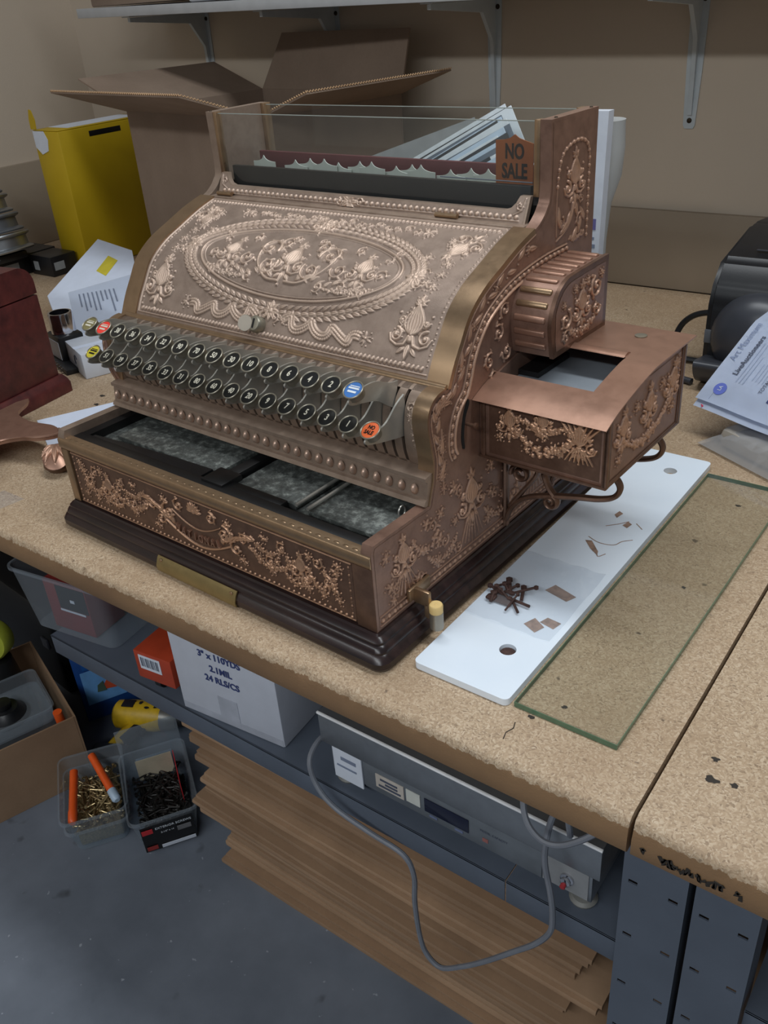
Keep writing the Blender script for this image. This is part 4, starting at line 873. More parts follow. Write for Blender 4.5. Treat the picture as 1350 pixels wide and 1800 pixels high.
# ------------------------------------------------------------------ yellow carton at the left
yb = thing('yellow_carton', 'tall yellow cardboard box with torn white patch standing left of the open carton', 'box', (-1.748, .955, BH+.0005))
mk('body', B().box(-.115, 0, 0, .32, 0, .372, .004), M_YBOX, yb)
mk('top_flap', B().box(-.113, -.002, .002, .318, .3722, .3745, .001), M_YBOX, yb); mk('lid_label', B().box(-.108, -.02, .05, .30, .3746, .3756), M_CARD, yb)
mk('hand_slot', B().box(-.004, .0006, .10, .21, .346, .360, .0005), M_BLACK, yb)
b = B(); b.prism([(-.111, .372), (-.062, .372), (-.05, .350), (-.058, .322), (-.088, .312), (-.111, .330)], lambda p, q, dd: Vector((p, dd, q)), -.0012, -.0003); mk('torn_patch', b, M_CARD, yb)
b = B(); b.prism([(-.118, .376), (-.095, .376), (-.092, .400), (-.100, .424), (-.108, .426), (-.116, .402)], lambda p, q, dd: Vector((p, dd, q)), .0, .003); mk('raised_tab', b, M_YBOX, yb)
# ------------------------------------------------------------------ clutter at the left
def blackbox(x, y, w_, d_, h, label, rz=0, n=2):
    t = thing('black_carton', label, 'box', (x, y, BH+.0005), rz); mk('body', B().box(0, w_, 0, d_, 0, h, .002), M_BLKPL, t)
    for k in range(n): mk('label', B().box(w_*(.15+.45*k), w_*(.38+.45*k), -.0006, 0, h*.25, h*.7), plain('grey_label', (150, 156, 160), .6), t)
    mk('label', B().box(w_, w_+.0006, d_*.1, d_*.5, h*.3, h*.7), plain('grey_label', (150, 156, 160), .6), t); return t
blackbox(-2.12, .70, .22, .26, .055, 'long black carton with grey labels under the silver spools')
blackbox(-1.885, .86, .10, .085, .055, 'short black carton beside the foot of the yellow box', 0, 1)
sp = thing('wire_spool', 'leaning stack of silver ribbed reels on the long black carton', 'reel', (-1.915, .79, BH+.0572), 0)
Mt = Matrix.Rotation(-.20, 4, 'Y')
for k in range(4):
    z = .012+.052*k; R = .098-.010*k
    mk('reel', B().lathe([(.02, 0), (R, 0), (R+.003, .004), (R, .008), (R-.010, .012), (R-.010, .036), (R, .040), (R+.002, .044), (R, .048), (.02, .048)], (0, 0, z), 40, Mt), M_STAINLESS if k % 2 == 0 else plain('brushed_grey', (120, 124, 130), .4, .6), sp)
mk('support_foot', B().box(-.06, .06, -.05, .05, 0, .02, .004), M_BLKPL, sp)
mg = thing('wooden_chest', 'dark mahogany chest with rounded lid at the left of the bench', 'chest', (-1.009, .345, BH+.0005), .15)
mk('plinth', B().rectloft([(.0, 0), (.0, .018), (-.003, .026), (-.009, .034), (-.010, .036)], -.36, -.0, -.50, -.0, .006), M_MAHOG, mg, ang=50)
mk('body', B().box(-.345, -.013, -.485, -.015, .036, .196, .002), M_MAHOG, mg)
R_ = .034; ccl = [(-.015, .1985), (-.015, .252-R_)]+[(-.015-R_+R_*math.cos(a), .252-R_+R_*math.sin(a)) for a in np.linspace(.2, PI/2, 8)]+[(-.485+R_+R_*math.cos(a), .252-R_+R_*math.sin(a)) for a in np.linspace(PI/2, PI-.2, 8)]+[(-.485, .252-R_), (-.485, .1985)]
mk('lid', B().prism(ccl, lambda p, q, dd: Vector((dd, p, q)), -.345, -.013), M_MAHOG, mg, ang=30)
o = mk('loose_paper', B().grid([[Vector((-1.38+.28*i/8+.02*j/6, .12+.22*j/6-.03*i/8, 1.1245+.004*math.sin(i*.9)*(j/6)-.016*(j/6)**2*0)) for i in range(9)] for j in range(7)], .0006), M_PAPER); tag(o, 'white paper sheet lying on top of the mahogany chest', 'paper')
# shipping parcel with label
ps = thing('shipping_mailer', 'white mailer with printed labels and yellow sticker leaning on the open carton', 'mailer', (0, 0, 0))
PN = lambda x, y, o=0: Vector((x, y, .885+(y-.476)*.3+o))
poly = [(-1.216, .482), (-1.065, .520), (-1.10, .62), (-1.375, .832), (-1.541, .858), (-1.454, .617)]
mk('body', B().prism(poly, lambda p, q, dd: PN(p, q, dd), -.014, 0), M_PAPER, ps)
b = B(); b.prism([(-1.428, .797), (-1.378, .785), (-1.352, .722), (-1.402, .734)], lambda p, q, dd: PN(p, q, dd), .0004, .001); mk('yellow_sticker', b, M_YELLOW, ps)
b = B(); b.prism([(-1.40, .640), (-1.22, .520), (-1.10, .560), (-1.28, .740)], lambda p, q, dd: PN(p, q, dd), .0004, .0016); mk('clear_sleeve', b, M_FILM, ps)
b = B(); r = random.Random(3)
ex, ey = Vector((.83, -.55)), Vector((.32, .16))
for k in range(9):
    o_ = Vector((-1.36, .640))+ex*.0+ey*(.07*k/2.2); L = r.uniform(.05, .13)
    c = [o_, o_+ex*L, o_+ex*L+ey*.010, o_+ey*.010]; b.prism([(q.x, q.y) for q in c], lambda p, q, dd: PN(p, q, dd), .0017, .0020)
mk('printed_lines', b, plain('grey_print', (120, 130, 150), .7), ps)
ib = thing('ink_bottle', 'small black bottle with chrome cap and white label by the mailer', 'bottle', (-1.165, .455, BH+.0005), -.25)
mk('body', B().box(-.034, .034, -.028, .028, 0, .062, .006), M_BLKPL, ib); mk('cap', B().lathe([(0, .062), (.026, .062), (.026, .100), (.0245, .104), (.0205, .104), (.020, .075), (0, .075)], n=28), M_CHROME, ib); mk('label', B().box(-.028, .028, -.0288, -.028, .012, .050), M_CARD, ib)
nb = thing('spiral_notebook', 'black wire bound notebook between chest and white carton', 'notebook', (-1.13, .415, BH+.0005), -.35)
mk('cover', B().box(-.09, .05, -.012, .022, 0, .010, .001), M_BLKPL, nb)
for k in range(8): mk('wire_ring', B().tube([(-.08+.016*k, -.013+.006*math.cos(a), .006+.006*math.sin(a)) for a in np.linspace(0, 2*PI, 13)], .0008, 5), M_CHROME, nb)
wc = thing('small_white_carton', 'small white box on the bench left of the register keys', 'box', (-1.03, .392, BH+.0005), -.36)
mk('body', B().box(-.118, 0, 0, .085, 0, .052, .0015), M_CARD, wc); mk('seam_tape', B().box(-.06, -.045, -.0005, .085, .0521, .0526), M_PAPER, wc)
mk('printed_mark', B().tube([(-.05+.008*math.cos(a), -.0006, .028+.010*math.sin(a)) for a in np.linspace(.3, 4.2, 12)], .0012, 5), M_INK, wc)
C1 = Vector((-.945, .214)); e1 = Vector((.45, .893))*.156; e2 = Vector((.893, -.45))*.20
o = mk('paper_sheet', B().prism([tuple(C1), tuple(C1+e2), tuple(C1+e2+e1), tuple(C1+e1)], lambda p, q, dd: Vector((p, q, dd)), BH+.0004, BH+.0010), M_PAPER); tag(o, 'white paper sheet flat on the bench at the left end of the drawer', 'paper')
# bronze ornamental crest lying at the left
cr = thing('bronze_crest', 'curved bronze ornamental crest plate lying at the left front bench edge', 'ornament', (0, 0, 0))
cp = smooth2([(-.966, .222), (-.948, .205), (-.925, .172), (-.880, .160), (-.830, .160), (-.770, .150), (-.758, .135), (-.776, .108), (-.805, .100), (-.832, .088), (-.842, .066), (-.830, .030), (-.800, -.025), (-.860, -.050), (-.925, -.040), (-.945, .03), (-.960, .12), (-.972, .20)], 5)
mk('plate', B().prism(cp, lambda p, q, dd: Vector((p, q, dd+.012*math.exp(-((p+.78)/.05)**2))), .902, .908), M_LID, cr, ang=50)
mk('rim', B().tube([(p, q, .909+.012*math.exp(-((p+.78)/.05)**2)) for p, q in cp[25:60]], .0022, 6), M_LID, cr)
hm = HM(-.055, .055, -.03, .03, .001)
for k in range(9): hm.leaf(-.045, 0, -1.2+2.4*k/8, .085*(1-.3*abs(k-4)/4), .016, .008)
hm.scroll(-.02, .014, .010, 0, 1, .006); hm.scroll(-.02, -.014, .010, 0, -1, .006); U, V = np.meshgrid(hm.u, hm.v)
lf = relief('leaf_end', hm, lambda U, V, H: np.stack([U*.55, V*.75, .010+H*.8-.008*(U/.055)**2-.008*(V/.03)**2], -1), M_LID, cr, ((U/.055)**2+(V/.03)**2) < 1, .006); lf.matrix_local = Matrix.Translation((-.728, .108, BH+.026)) @ Matrix.Rotation(-.75, 4, 'Z') @ Matrix.Rotation(.35, 4, 'Y')
mk('foot', B().lathe([(0, 0), (.020, 0), (.026, .008), (.024, .018), (.014, .028), (0, .030)], (-.738, .116, BH+.0005), 20), M_DARKCU, cr); mk('foot', B().lathe([(0, 0), (.03, 0), (.03, .012), (.02, .033), (0, .033)], (-.93, .0, BH+.0005), 16), M_DARKCU, cr)
# ------------------------------------------------------------------ papers and mailer behind the register
gb = mk('grey_card', B().box(0, .40, 0, .004, 0, .338), plain('grey_board', (150, 154, 156), .7), None, (-.655, .815, BH+.0008)); gb.rotation_euler = (-.05, -.30, 0); tag(gb, 'grey board leaning behind the fanned papers at the back of the register', 'board')
M_SHEETS = [plain('pale_blue_paper', (186, 204, 222), .6), plain('white_folder', (216, 224, 230), .6), plain('slate_folder', (96, 108, 122), .5), plain('dark_folder', (40, 46, 54), .5)]
r = random.Random(11)
ORD = 'first second third fourth fifth sixth seventh eighth ninth tenth eleventh twelfth thirteenth fourteenth fifteenth sixteenth seventeenth eighteenth nineteenth twentieth'.split()
kinds = ['pale blue', 'white', 'slate grey', 'black']
order = [2, 0, 3, 1, 0, 3, 1, 2, 0, 3, 1, 0, 2, 1, 3, 0, 2, 1, 3, 1]
for k, c in enumerate(order):
    L = .345+r.uniform(-.012, .012)+.002*k; Hh = .272+.0036*k+r.uniform(-.0010, .0010); a = -(.475-.0010*k+r.uniform(-.010, .010))
    o = mk('document_folder', B().box(0, L, 0, .0022, 0, Hh, .0005), M_SHEETS[c], None, (-.372+r.uniform(-.008, .006)-.0050*k, .580+.0105*k, BH+.0008)); o.rotation_euler = (0, a, 0)
    tag(o, kinds[c]+' document folder, '+ORD[k]+' from the front in the fanned stack behind the register', 'folder', 'document folders fanned behind the register')
wm = thing('white_mailer', 'tall white printed carton standing behind the right back corner of the register', 'carton', (-.130, .84, BH+.0005), 0)
mk('body', B().prism([(-.052, 0), (-.010, 0), (0, .452), (-.048, .452)], lambda p, q, dd: Vector((p, dd, q)), 0, .02), M_CARD, wm)
text('printed_text', 'TES', .036, M_BLACK, wm, frame((-.034, -.0006, .145), (.5, 0, .86), (-.86, 0, .5)), .0002, 1, 'CENTER', .001)
mk('printed_lines', B().box(-.050, -.012, -.0007, -.0001, .225, .229).box(-.052, -.012, -.0007, -.0001, .238, .244).box(-.050, -.014, -.0007, -.0001, .252, .256), plain('grey_print', (120, 130, 150), .7), wm)
mk('printed_mark', B().box(-.044, -.012, -.0007, -.0001, .268, .286), plain('violet_print', (104, 100, 150), .7), wm)
rb = thing('film_roll', 'rolled translucent film bag standing behind the white printed carton', 'roll', (-.158, .897, BH+.0005), 0)
mk('roll', B().lathe([(.008, .0), (.010, .0), (.011, .24), (.016, .30), (.030, .345), (.033, .39), (.031, .425), (.0315, .432), (.0118, .432)], n=20), m_glass('cloudy_film', (.8, .82, .82, 1), .2, (.62, (.58, .60, .60, 1))), rb)
mk('core', B().lathe([(.0065, 0), (.0075, 0), (.0075, .436), (.0065, .436)], n=16), M_KRAFT2, rb)
# ------------------------------------------------------------------ label printer, papers, bubble wrap at the right
lp_ = thing('label_printer', 'black desktop label printer with smoked dome at the right by the wall', 'printer', (.03, .93, BH+.0005), 0)
pb = B().prism([(0, 0), (0, .135), (.012, .170), (.045, .205), (.20, .232), (.33, .218), (.33, 0)], lambda p, q, dd: Vector((dd, p, q)), 0, .40); bmesh.ops.bevel(pb.m, geom=list(pb.m.edges), offset=.010, segments=3, affect='EDGES')
mk('housing', pb, M_BLKPL, lp_, ang=35)
for x0, x1, y in ((.05, .36, .075), (.07, .34, .11)): mk('lid_groove', B().box(x0, x1, y, y+.006, .2085+(y-.045)*.174, .2105+(y-.045)*.174, .001), M_GREYPL, lp_)
mk('lid_latch', B().box(.06, .16, .145, .175, .2225, .232, .003), M_GREYPL, lp_)
mk('dome', B().lathe([(.078, -.001), (.077, .010), (.068, .026), (.048, .040), (.02, .047), (0, .048)], (0, 0, 0), 36, Matrix.Translation((.092, .0, .088)) @ Matrix.Rotation(PI/2, 4, 'X')), M_GREYPL, lp_)
mk('dome_slot', B().box(.02, .06, -.0365, -.028, .040, .045), M_BLACK, lp_); mk('release_tab', B().box(.072, .098, -.040, -.030, .022, .034, .003), plain('pale_grey_tab', (140, 138, 138), .5), lp_)
mk('side_badge', B().box(.002, .016, -.0012, .001, .068, .092, .0008), plain('grey_badge', (92, 96, 102), .5), lp_)
mk('paper_lip', B().prism(smooth2([(.010, .0), (-.02, .004), (-.050, .020), (-.066, .045), (-.060, .056), (-.035, .052), (.0, .046)], 4), lambda p, q, dd: Vector((dd, p, q)), .008, .14), M_GREYPL, lp_)
o = mk('power_cable', B().tube(bez([(.0315, 1.0, .966), (.012, 1.0, .968), (-.014, 1.0, .958), (-.034, 1.0, .936), (-.040, .99, .905), (-.030, .99, .882), (.0, .995, .8765), (.026, 1.0, .8765)], 6), .0055, 8), M_BLKPL, lp_, (-.03, -.93, -BH-.0005))
o = mk('plug_lead', B().tube([(-.012, .905, .8765), (.03, .895, .8765)], .0062, 10), M_GREYPL); tag(o, 'short dark grey lead end in front of the label printer', 'plug')
bw = thing('bubble_parcel', 'bubble wrapped parcel under the white papers at the right', 'parcel', (.118, .672, BH+.0005), -.50)
rows = []
r = random.Random(4)
for j in range(15):
    rows.append([Vector((.34*i/22, .20*j/14, .004+.038*(1-abs(2*i/22-1)**6)*(1-abs(2*j/14-1)**6)+r.uniform(-.003, .003)*(0 < i < 22 and 0 < j < 14))) for i in range(23)])
mk('wrap', B().grid(rows, .0006), M_BUBBLE, bw, ang=80); mk('wrapped_core', B().box(.02, .32, .02, .18, .001, .034, .012), plain('pale_core', (176, 168, 156), .7), bw)
C0 = Vector((.096, .709, .9315)); E1 = Vector((.922, -.386, 0)); E2 = Vector((.385, .92, 0))
def shp(u, v, dz=0.):
    s = min(v, .150); z = .64*s+(max(0, v-.150)*.28 if v > .15 else 0); h = .768*s+(max(0, v-.15)*.95)
    return C0+E1*u+E2*h+Vector((0, 0, z+dz))
def sheet(off, dz, w_=.216, l_=.279):
    return B().grid([[shp(w_*i/8+off[0], l_*j/20+off[1], dz+.0006*math.sin(i*1.2+j*.5)) for i in range(9)] for j in range(21)], .0003)
dp = thing('invoice_paper', 'white printed invoice with blue round emblem curling up at the right', 'paper', (0, 0, 0)); mk('sheet', sheet((0, 0), 0), M_PAPER, dp)
Mp = lambda u, v, rot: frame(shp(u, v, .0018), E2*.768+Vector((0, 0, .64)) if rot else E1, -E1 if rot else E2*.768+Vector((0, 0, .64)))
text('printed_text', 'LiveAuctioneers', .0125, M_INK, dp, Mp(.0335, .092, True), .0001, .9, 'CENTER', .0002)
b = B().lathe([(0, .0), (.0105, 0), (.0105, .0004), (0, .0004)], n=28); eb = mk('emblem', b, plain('emblem_blue', (92, 108, 190), .6), dp); eb.matrix_local = frame(shp(.028, .026, .0012), E1, E2*.768+Vector((0, 0, .64)))
text('emblem_letters', 'LA', .0085, M_WHITE, dp, frame(shp(.028, .026, .0024), E2*.768+Vector((0, 0, .64)), -E1), .0001, .9)
text('handwriting', 'Art Maximum', .017, plain('pencil_grey', (120, 134, 168), .8), dp, Mp(.0125, .112, True), .0001, .75, 'CENTER', -.0002)
text('printed_text', 'TOTAL', .0085, M_INK, dp, Mp(.090, .052, True), .0001, .9)
b = B(); r = random.Random(2)
def pline(b, u, v0, v1, w_):
    A = [shp(u, v0, .0014), shp(u+w_, v0, .0014), shp(u+w_, v1, .0014), shp(u, v1, .0014)]; b.m.faces.new([b.m.verts.new(p) for p in A])
for k in range(3): pline(b, .042+.006*k, .045, .045+r.uniform(.05, .075), .0016)
for k in range(5): pline(b, .064+.006*k, .055, .055+r.uniform(.03, .05), .0012)
pline(b, .022, .004, .016, .0008); mk('printed_lines', b, plain('pale_print', (160, 172, 196), .7), dp)
b = B(); pline(b, .108, .030, .075, .016); mk('printed_bar', b, M_NAVY, dp)
d2 = thing('second_paper', 'lower white sheet with red mark showing beneath the printed invoice', 'paper', (0, 0, 0)); mk('sheet', sheet((.001, -.006), -.0075), M_PAPER, d2)
mk('red_mark', B().tube([tuple(shp(.014, -.002, -.0055)), tuple(shp(.018, -.0035, -.0055)), tuple(shp(.017, -.0055, -.0055))], .0010, 5), plain('red_ink', (214, 52, 84), .6), d2)
for o in bpy.data.objects:
    if o.name.startswith(('printed_lines', 'handwriting')): o['kind'] = 'stuff'
# ------------------------------------------------------------------ on the steel shelf
tc = thing('tape_carton', 'white carton with blue printed lettering on the steel shelf', 'carton', (-.448, .0425, .5485), .09)
mk('body', B().box(0, .2005, 0, .22, 0, .215, .002), plain('white_carton', (186, 190, 200), .7, 0, .04), tc)
for s, x, z in (('3" x 110YDS', .098, .132), ('2.1MIL', .097, .1075), ('24 RLS/CS', .096, .0865)): text('printed_text', s, .0165, M_NAVY, tc, frame((x, -.0007, z), (1, 0, 0), (0, 0, 1)), .0002, .95, 'CENTER', .0005)
[mk('printed_stroke', B().box(q, q+.012, -.0009, -.0001, .156, .166), M_NAVY, tc) for q in (.062, .080)]
mk('tape_strip', B().box(.080, .118, -.0007, -.0001, .004, .055).box(.002, .198, -.0005, -.00005, .001, .014), plain('grey_tape', (164, 168, 178), .4), tc)
ob2 = thing('orange_carton', 'small orange red box with barcode beside the white carton on the shelf', 'box', (-.542, .036, .5485), .12)
mk('body', B().box(0, .078, 0, .07, .024, .080, .0015), plain('orange_red_card', (168, 60, 32), .5), ob2)
bl = mk('barcode_label', B().box(.010, .055, -.0008, -.0001, .046, .074), M_CARD, ob2)
for k in range(11): mk('bar', B().box(.014+.0035*k, .0158+.0035*k-(k % 3)*.0005, -.0014, -.0008, .052, .070), M_INK, bl)
mk('caster', B().lathe([(0, -.006), (.013, -.006), (.013, .006), (0, .006)], (0, 0, 0), 18, Matrix.Translation((.03, .02, .0132)) @ Matrix.Rotation(PI/2, 4, 'Y')), M_BLACK, ob2); mk('caster', B().lathe([(0, -.006), (.013, -.006), (.013, .006), (0, .006)], (0, 0, 0), 18, Matrix.Translation((.065, .05, .0132)) @ Matrix.Rotation(PI/2, 4, 'Y')), M_BLACK, ob2)
o = mk('tape_roll', B().lathe([(.028, -.022), (.052, -.022), (.055, -.016), (.055, .016), (.052, .022), (.028, .022), (.028, -.022)], (0, 0, 0), 32, Matrix.Translation((-.575, .26, .6042)) @ Matrix.Rotation(PI/2, 4, 'X')), plain('yellow_green_tape', (168, 176, 60), .5)); tag(o, 'yellow green tape roll standing behind the orange box on the shelf', 'tape roll')
# stainless scale
sc = thing('bench_scale', 'stainless steel floor scale with dark display on the steel shelf', 'scale', (-.150, .055, .5485), 0)
mk('platform', B().box(-.012, .402, -.004, .40, .070, .122, .0015).box(-.012, .402, -.004, .40, .1222, .1240, .0005), M_STAINLESS, sc)
mk('platform_lip', B().box(-.0125, .4025, -.0052, -.002, .1215, .1250, .0004), plain('lip_highlight', (236, 236, 236), .3), sc)  # lip coloured near white: the bright highlight along it is painted in
mk('housing', B().box(.002, .392, .0, .39, .020, .0695, .0012), M_STAINLESS, sc)
mk('front_panel', B().box(.060, .328, -.0016, -.0001, .022, .069, .0004), plain('panel_grey', (112, 118, 124), .45, .4), sc)
mk('label', B().box(.006, .056, -.0022, -.0003, .012, .068), M_CARD, sc); [mk('printed_line', B().box(*q), plain('grey_print', (120, 130, 150), .7), sc) for q in ((.020, .046, -.003, -.0022, .050, .056), (.012, .046, -.003, -.0022, .036, .039))]
pl = mk('label', B().box(.080, .126, -.0028, -.0017, .034, .058), plain('aluminium_label', (186, 178, 168), .5), sc)
mk('printed_lines', B().box(.088, .116, -.0036, -.0028, .050, .053).box(.096, .116, -.0036, -.0028, .044, .047).box(.085, .121, -.0036, -.0028, .038, .041), M_INK, pl)
mk('label', B().box(.130, .152, -.0028, -.0017, .036, .058), plain('cream_label', (196, 198, 190), .5), sc)
mk('display', B().box(.159, .226, -.0030, -.0017, .035, .0585, .0004), plain('display_dark', (14, 20, 44), .15), sc)
[mk('printed_line', B().box(q, q+.012, -.0026, -.0017, .028, .031), plain('blue_grey_print', (100, 110, 140), .6), sc) for q in (.166, .205)]
text('printed_text', 'MODEL CAPACITY', .0052, M_INK, sc, frame((.262, -.0021, .052), (1, 0, 0), (0, 0, 1)), .0001, .9)
mk('printed_mark', B().box(.246, .254, -.0024, -.0017, .034, .040), plain('dull_red_print', (150, 96, 90), .6), sc)
mk('tape_patch', B().box(.330, .388, -.0021, -.0003, .024, .102), plain('dull_tape', (136, 138, 140), .5), sc)
mk('toggle_switch', B().lathe([(0, 0), (.0085, 0), (.0085, .003), (.006, .004), (.006, .008), (.0035, .009), (0, .009)], (0, 0, 0), 20, Matrix.Translation((.362, -.002, .046)) @ Matrix.Rotation(PI/2, 4, 'X')), M_CHROME, sc)
mk('switch_tip', B().lathe([(0, 0), (.0034, 0), (.0036, .007), (0, .0085)], (0, 0, 0), 14, Matrix.Translation((.361, -.008, .044)) @ Matrix.Rotation(PI/2+.3, 4, 'X')), plain('dull_red_tip', (168, 50, 56), .5), sc)
for x, y in ((.016, .016), (.376, .016), (.016, .37), (.376, .37)): mk('foot', B().lathe([(0, 0), (.016, 0), (.0175, .004), (.014, .008), (.006, .009), (.006, .020), (0, .020)], (x, y, .0002), 20), plain('grey_rubber', (120, 120, 116), .5), sc)
cab = bez([(-.1655, .10, .600), (-.170, .06, .612), (-.166, .028, .600), (-.150, .018, .570), (-.118, .016, .545), (-.06, .018, .530), (-.008, .020, .520), (.008, .020, .488), (.006, .02, .43), (.010, .02, .362), (.020, .02, .325), (.044, .02, .313), (.078, .02, .345), (.115, .02, .389), (.160, .02, .450), (.190, .02, .492), (.208, .02, .530), (.210, .02, .565), (.206, .02, .602), (.196, .024, .640), (.194, .028, .670), (.197, .035, .705), (.205, .040, .735), (.212, .035, .752), (.220, .025, .735), (.222, .03, .700)], 5)
mk('power_cord', B().tube([q-Vector((-.150, .055, .5485)) for q in cab], .0038, 8), M_CABLE, sc)['label'] = 'grey cord hanging in a loop'
o = mk('grey_wire', B().tube(bez([(.170, .05, .775), (.174, .012, .755), (.186, -.004, .735), (.205, -.008, .722), (.225, -.006, .724), (.245, .0, .738), (.262, .012, .752)], 6), .0036, 8), M_CABLE); tag(o, 'short grey wire sagging below the bench edge over the scale', 'wire')
# clear bin with packs at the left end of the shelf
cb = thing('clear_bin', 'clear plastic bin with red boxes at the left end of the steel shelf', 'bin', (-.862, .032, .5485), .15)
def tub(w_, l_, h, tp, t=.002, rim=.006):
    b = B(); o = [(tp, tp), (w_-tp, tp), (w_-tp, l_-tp), (tp, l_-tp)]
    prof = [(tp+t, t), (tp, 0.0004), (0, h), (-rim*.7, h), (-rim*.7, h-rim), (-rim*.7, h+.001), (t*.6, h+.001), (tp+t, t)]
    def ring(i, z, R=.018):
        out = []
        for cx_, cy_, a0 in ((w_-i-R, i+R, -PI/2), (w_-i-R, l_-i-R, 0), (i+R, l_-i-R, PI/2), (i+R, i+R, PI)):
            for k in range(6): a = a0+PI/2*k/5; out.append(b.m.verts.new((cx_+R*math.cos(a), cy_+R*math.sin(a), z)))
        return out
    rings = [ring(tp, .0006), ring(0, h), ring(-rim*.6, h), ring(-rim*.6, h-rim)]
    for A, C in zip(rings, rings[1:]):
        n = len(A)
        for k in range(n): b.m.faces.new((A[k], A[(k+1) % n], C[(k+1) % n], C[k]))
    b.m.faces.new(rings[0]); return b
mk('shell', tub(.22, .20, .135, .012), M_CLEARPL, cb)
o = thing('red_pack', 'dark red boxed pack inside the clear bin on the shelf', 'box', (-.812, .062, .5505), .15)
mk('body', B().box(0, .10, 0, .075, 0, .105, .002), plain('dark_red_card', (120, 32, 30), .5), o); mk('black_panel', B().box(.03, .098, -.0008, -.0001, .05, .10), M_BLACK, o); mk('white_line', B().box(.03, .09, -.0016, -.0008, .045, .049).box(.06, .07, -.0016, -.0008, .068, .074), M_CARD, o)
o = thing('kraft_coil', 'coil of brown strapping inside the clear bin on the shelf', 'coil', (-.700, .195, .5505), 0); mk('coil', B().lathe([(.014, 0), (.029, 0), (.030, .04), (.029, .09), (.014, .09), (.014, 0)], n=24), M_KRAFT, o)
# ------------------------------------------------------------------ on the floor
fl_n = 13; zz = .0008
for k in range(fl_n):
    r = random.Random(100+k); t = r.uniform(.022, .029); x0 = -.535+r.uniform(-.018, .018); y0 = .112+r.uniform(-.020, .022); x1 = .55
    if k in (6, 7): x0 = -.585+r.uniform(-.012, .012); y0 = .095+r.uniform(-.006, .010)
    if k in (8, 9): x0 = -.560+r.uniform(-.012, .012); y0 = .118+r.uniform(-.006, .010)
    if k >= 10: x0 = -.60-.02*(k-10); y0 = .140+.010*(k-10)
    if k >= 8: x1 = .21+r.uniform(-.03, .03)
    b = B(); n = 12; ang_ = r.uniform(-.010, .010); bow = r.uniform(-.005, .005)
    for s_ in (0, 1):                       # two plies of a folded carton
        za, zb = zz+s_*t*.5+.0005, zz+(s_+1)*t*.5-.0018*s_-.0006; off = s_*r.uniform(-.004, .010); rows = []
        for (yy, zt) in ((.60, za), (y0+off, za), (y0+off-.0008, (za+zb)/2), (y0+off, zb), (.60, zb)):
            rows.append([Vector((x0+(x1-x0)*i/n+s_*.006, yy+((bow*math.sin(PI*i/n)+ang_*(i/n-.5)+r.uniform(-.0008, .0008)) if yy < .5 else 0), zt)) for i in range(n+1)])
        b.grid(rows); b.m.verts.ensure_lookup_table(); base = len(b.m.verts)-5*(n+1)
        for e in (0, n): b.m.faces.new([b.m.verts[base+q*(n+1)+e] for q in range(5)])
    o = mk('flattened_carton', b, M_KRAFT if k % 3 else M_KRAFT3, None, ang=30); zz += t
    tag(o, 'flattened brown carton, '+(ORD[k]+' from the floor' if k < fl_n-1 else 'topmost')+' in the pile under the steel shelf', 'flattened carton', 'pile of flattened cartons under the shelf')
def fasteners(nm, w_, l_, z, n, mats, seed, parent):
    r = random.Random(seed); b = B()
    for k in range(n):
        x, y = r.uniform(.024, w_-.024), r.uniform(.024, l_-.024); a = r.uniform(0, 2*PI); L = r.uniform(.022, .040); p = r.uniform(-.35, .35); zz_ = z+r.uniform(0, .016)
        A = Vector((x, y, zz_)); D_ = Vector((math.cos(a)*math.cos(p), math.sin(a)*math.cos(p), math.sin(p)))
        E = A+D_*L; E.x = min(max(E.x, .018), w_-.018); E.y = min(max(E.y, .018), l_-.018); E.z = max(E.z, z-.02); b.tube([A, E], .0017, 6); b.tube([E, E+D_*.003], .0036, 7)
    o = mk(nm, b, mats, parent); o['kind'] = 'stuff'; return o
M_SCRW = plain('zinc_screws', (170, 150, 110), .35, .7, .4, 300); M_SCRB = plain('black_screws', (42, 40, 38), .45, .4, .3, 300)
t1 = thing('screw_tub', 'clear plastic tub of brass coloured screws and orange markers on the floor', 'tub', (-.839, -.048, .0005), math.radians(54.5))
mk('shell', tub(.133, .193, .100, .014), M_CLEARPL, t1); mk('shell_band', tub(.127, .187, .066, .010), M_CLEARPL, t1, (.003, .003, .0002))
fasteners('screw_pile', .133, .193, .040, 210, M_SCRW, 5, t1)
mk('screw_bed', B().box(.022, .111, .022, .171, .003, .040, .004), M_SCRW, t1)
Mt1 = Matrix.Translation((-.839, -.048, .0005)) @ Matrix.Rotation(math.radians(54.5), 4, 'Z')
def marker(nm, a, c, label, tip):
    o = thing(nm, label, 'marker', tuple(Mt1 @ Vector(a)), 0); A, C = Vector((0, 0, 0)), (Mt1 @ Vector(c))-(Mt1 @ Vector(a))
    mk('barrel', B().tube([A, A.lerp(C, .78)], .0088, 12), plain('orange_plastic', (232, 92, 34), .4), o); mk('cap', B().tube([A.lerp(C, .78), A.lerp(C, .97), C], [.0098, .0095, .006], 12), tip, o); return o
marker('marker_pen', (.030, .150, .094), (.020, .020, .076), 'orange marker leaning upright at the left inside the screw tub', plain('orange_plastic', (232, 92, 34), .4))
marker('marker_pen', (.070, .178, .100), (.112, .050, .074), 'orange marker with pale blue cap lying across the screw tub', plain('pale_blue_cap', (176, 196, 214), .4))
t2 = thing('screw_tub', 'clear plastic tub of black screws with black EXTERIOR SCREWS label on the floor', 'tub', (-.711, .027, .0005), math.radians(56.5))
mk('shell', tub(.138, .206, .105, .014), M_CLEARPL, t2)
lb = mk('label', B().grid([[Vector((.016+.106*i/6, .0125-.0125*(z/.105)-.0012-.001*(1-abs(i/3-1)), z)) for i in range(7)] for z in (.006, .03, .06, .088)]), M_BLACK, t2)
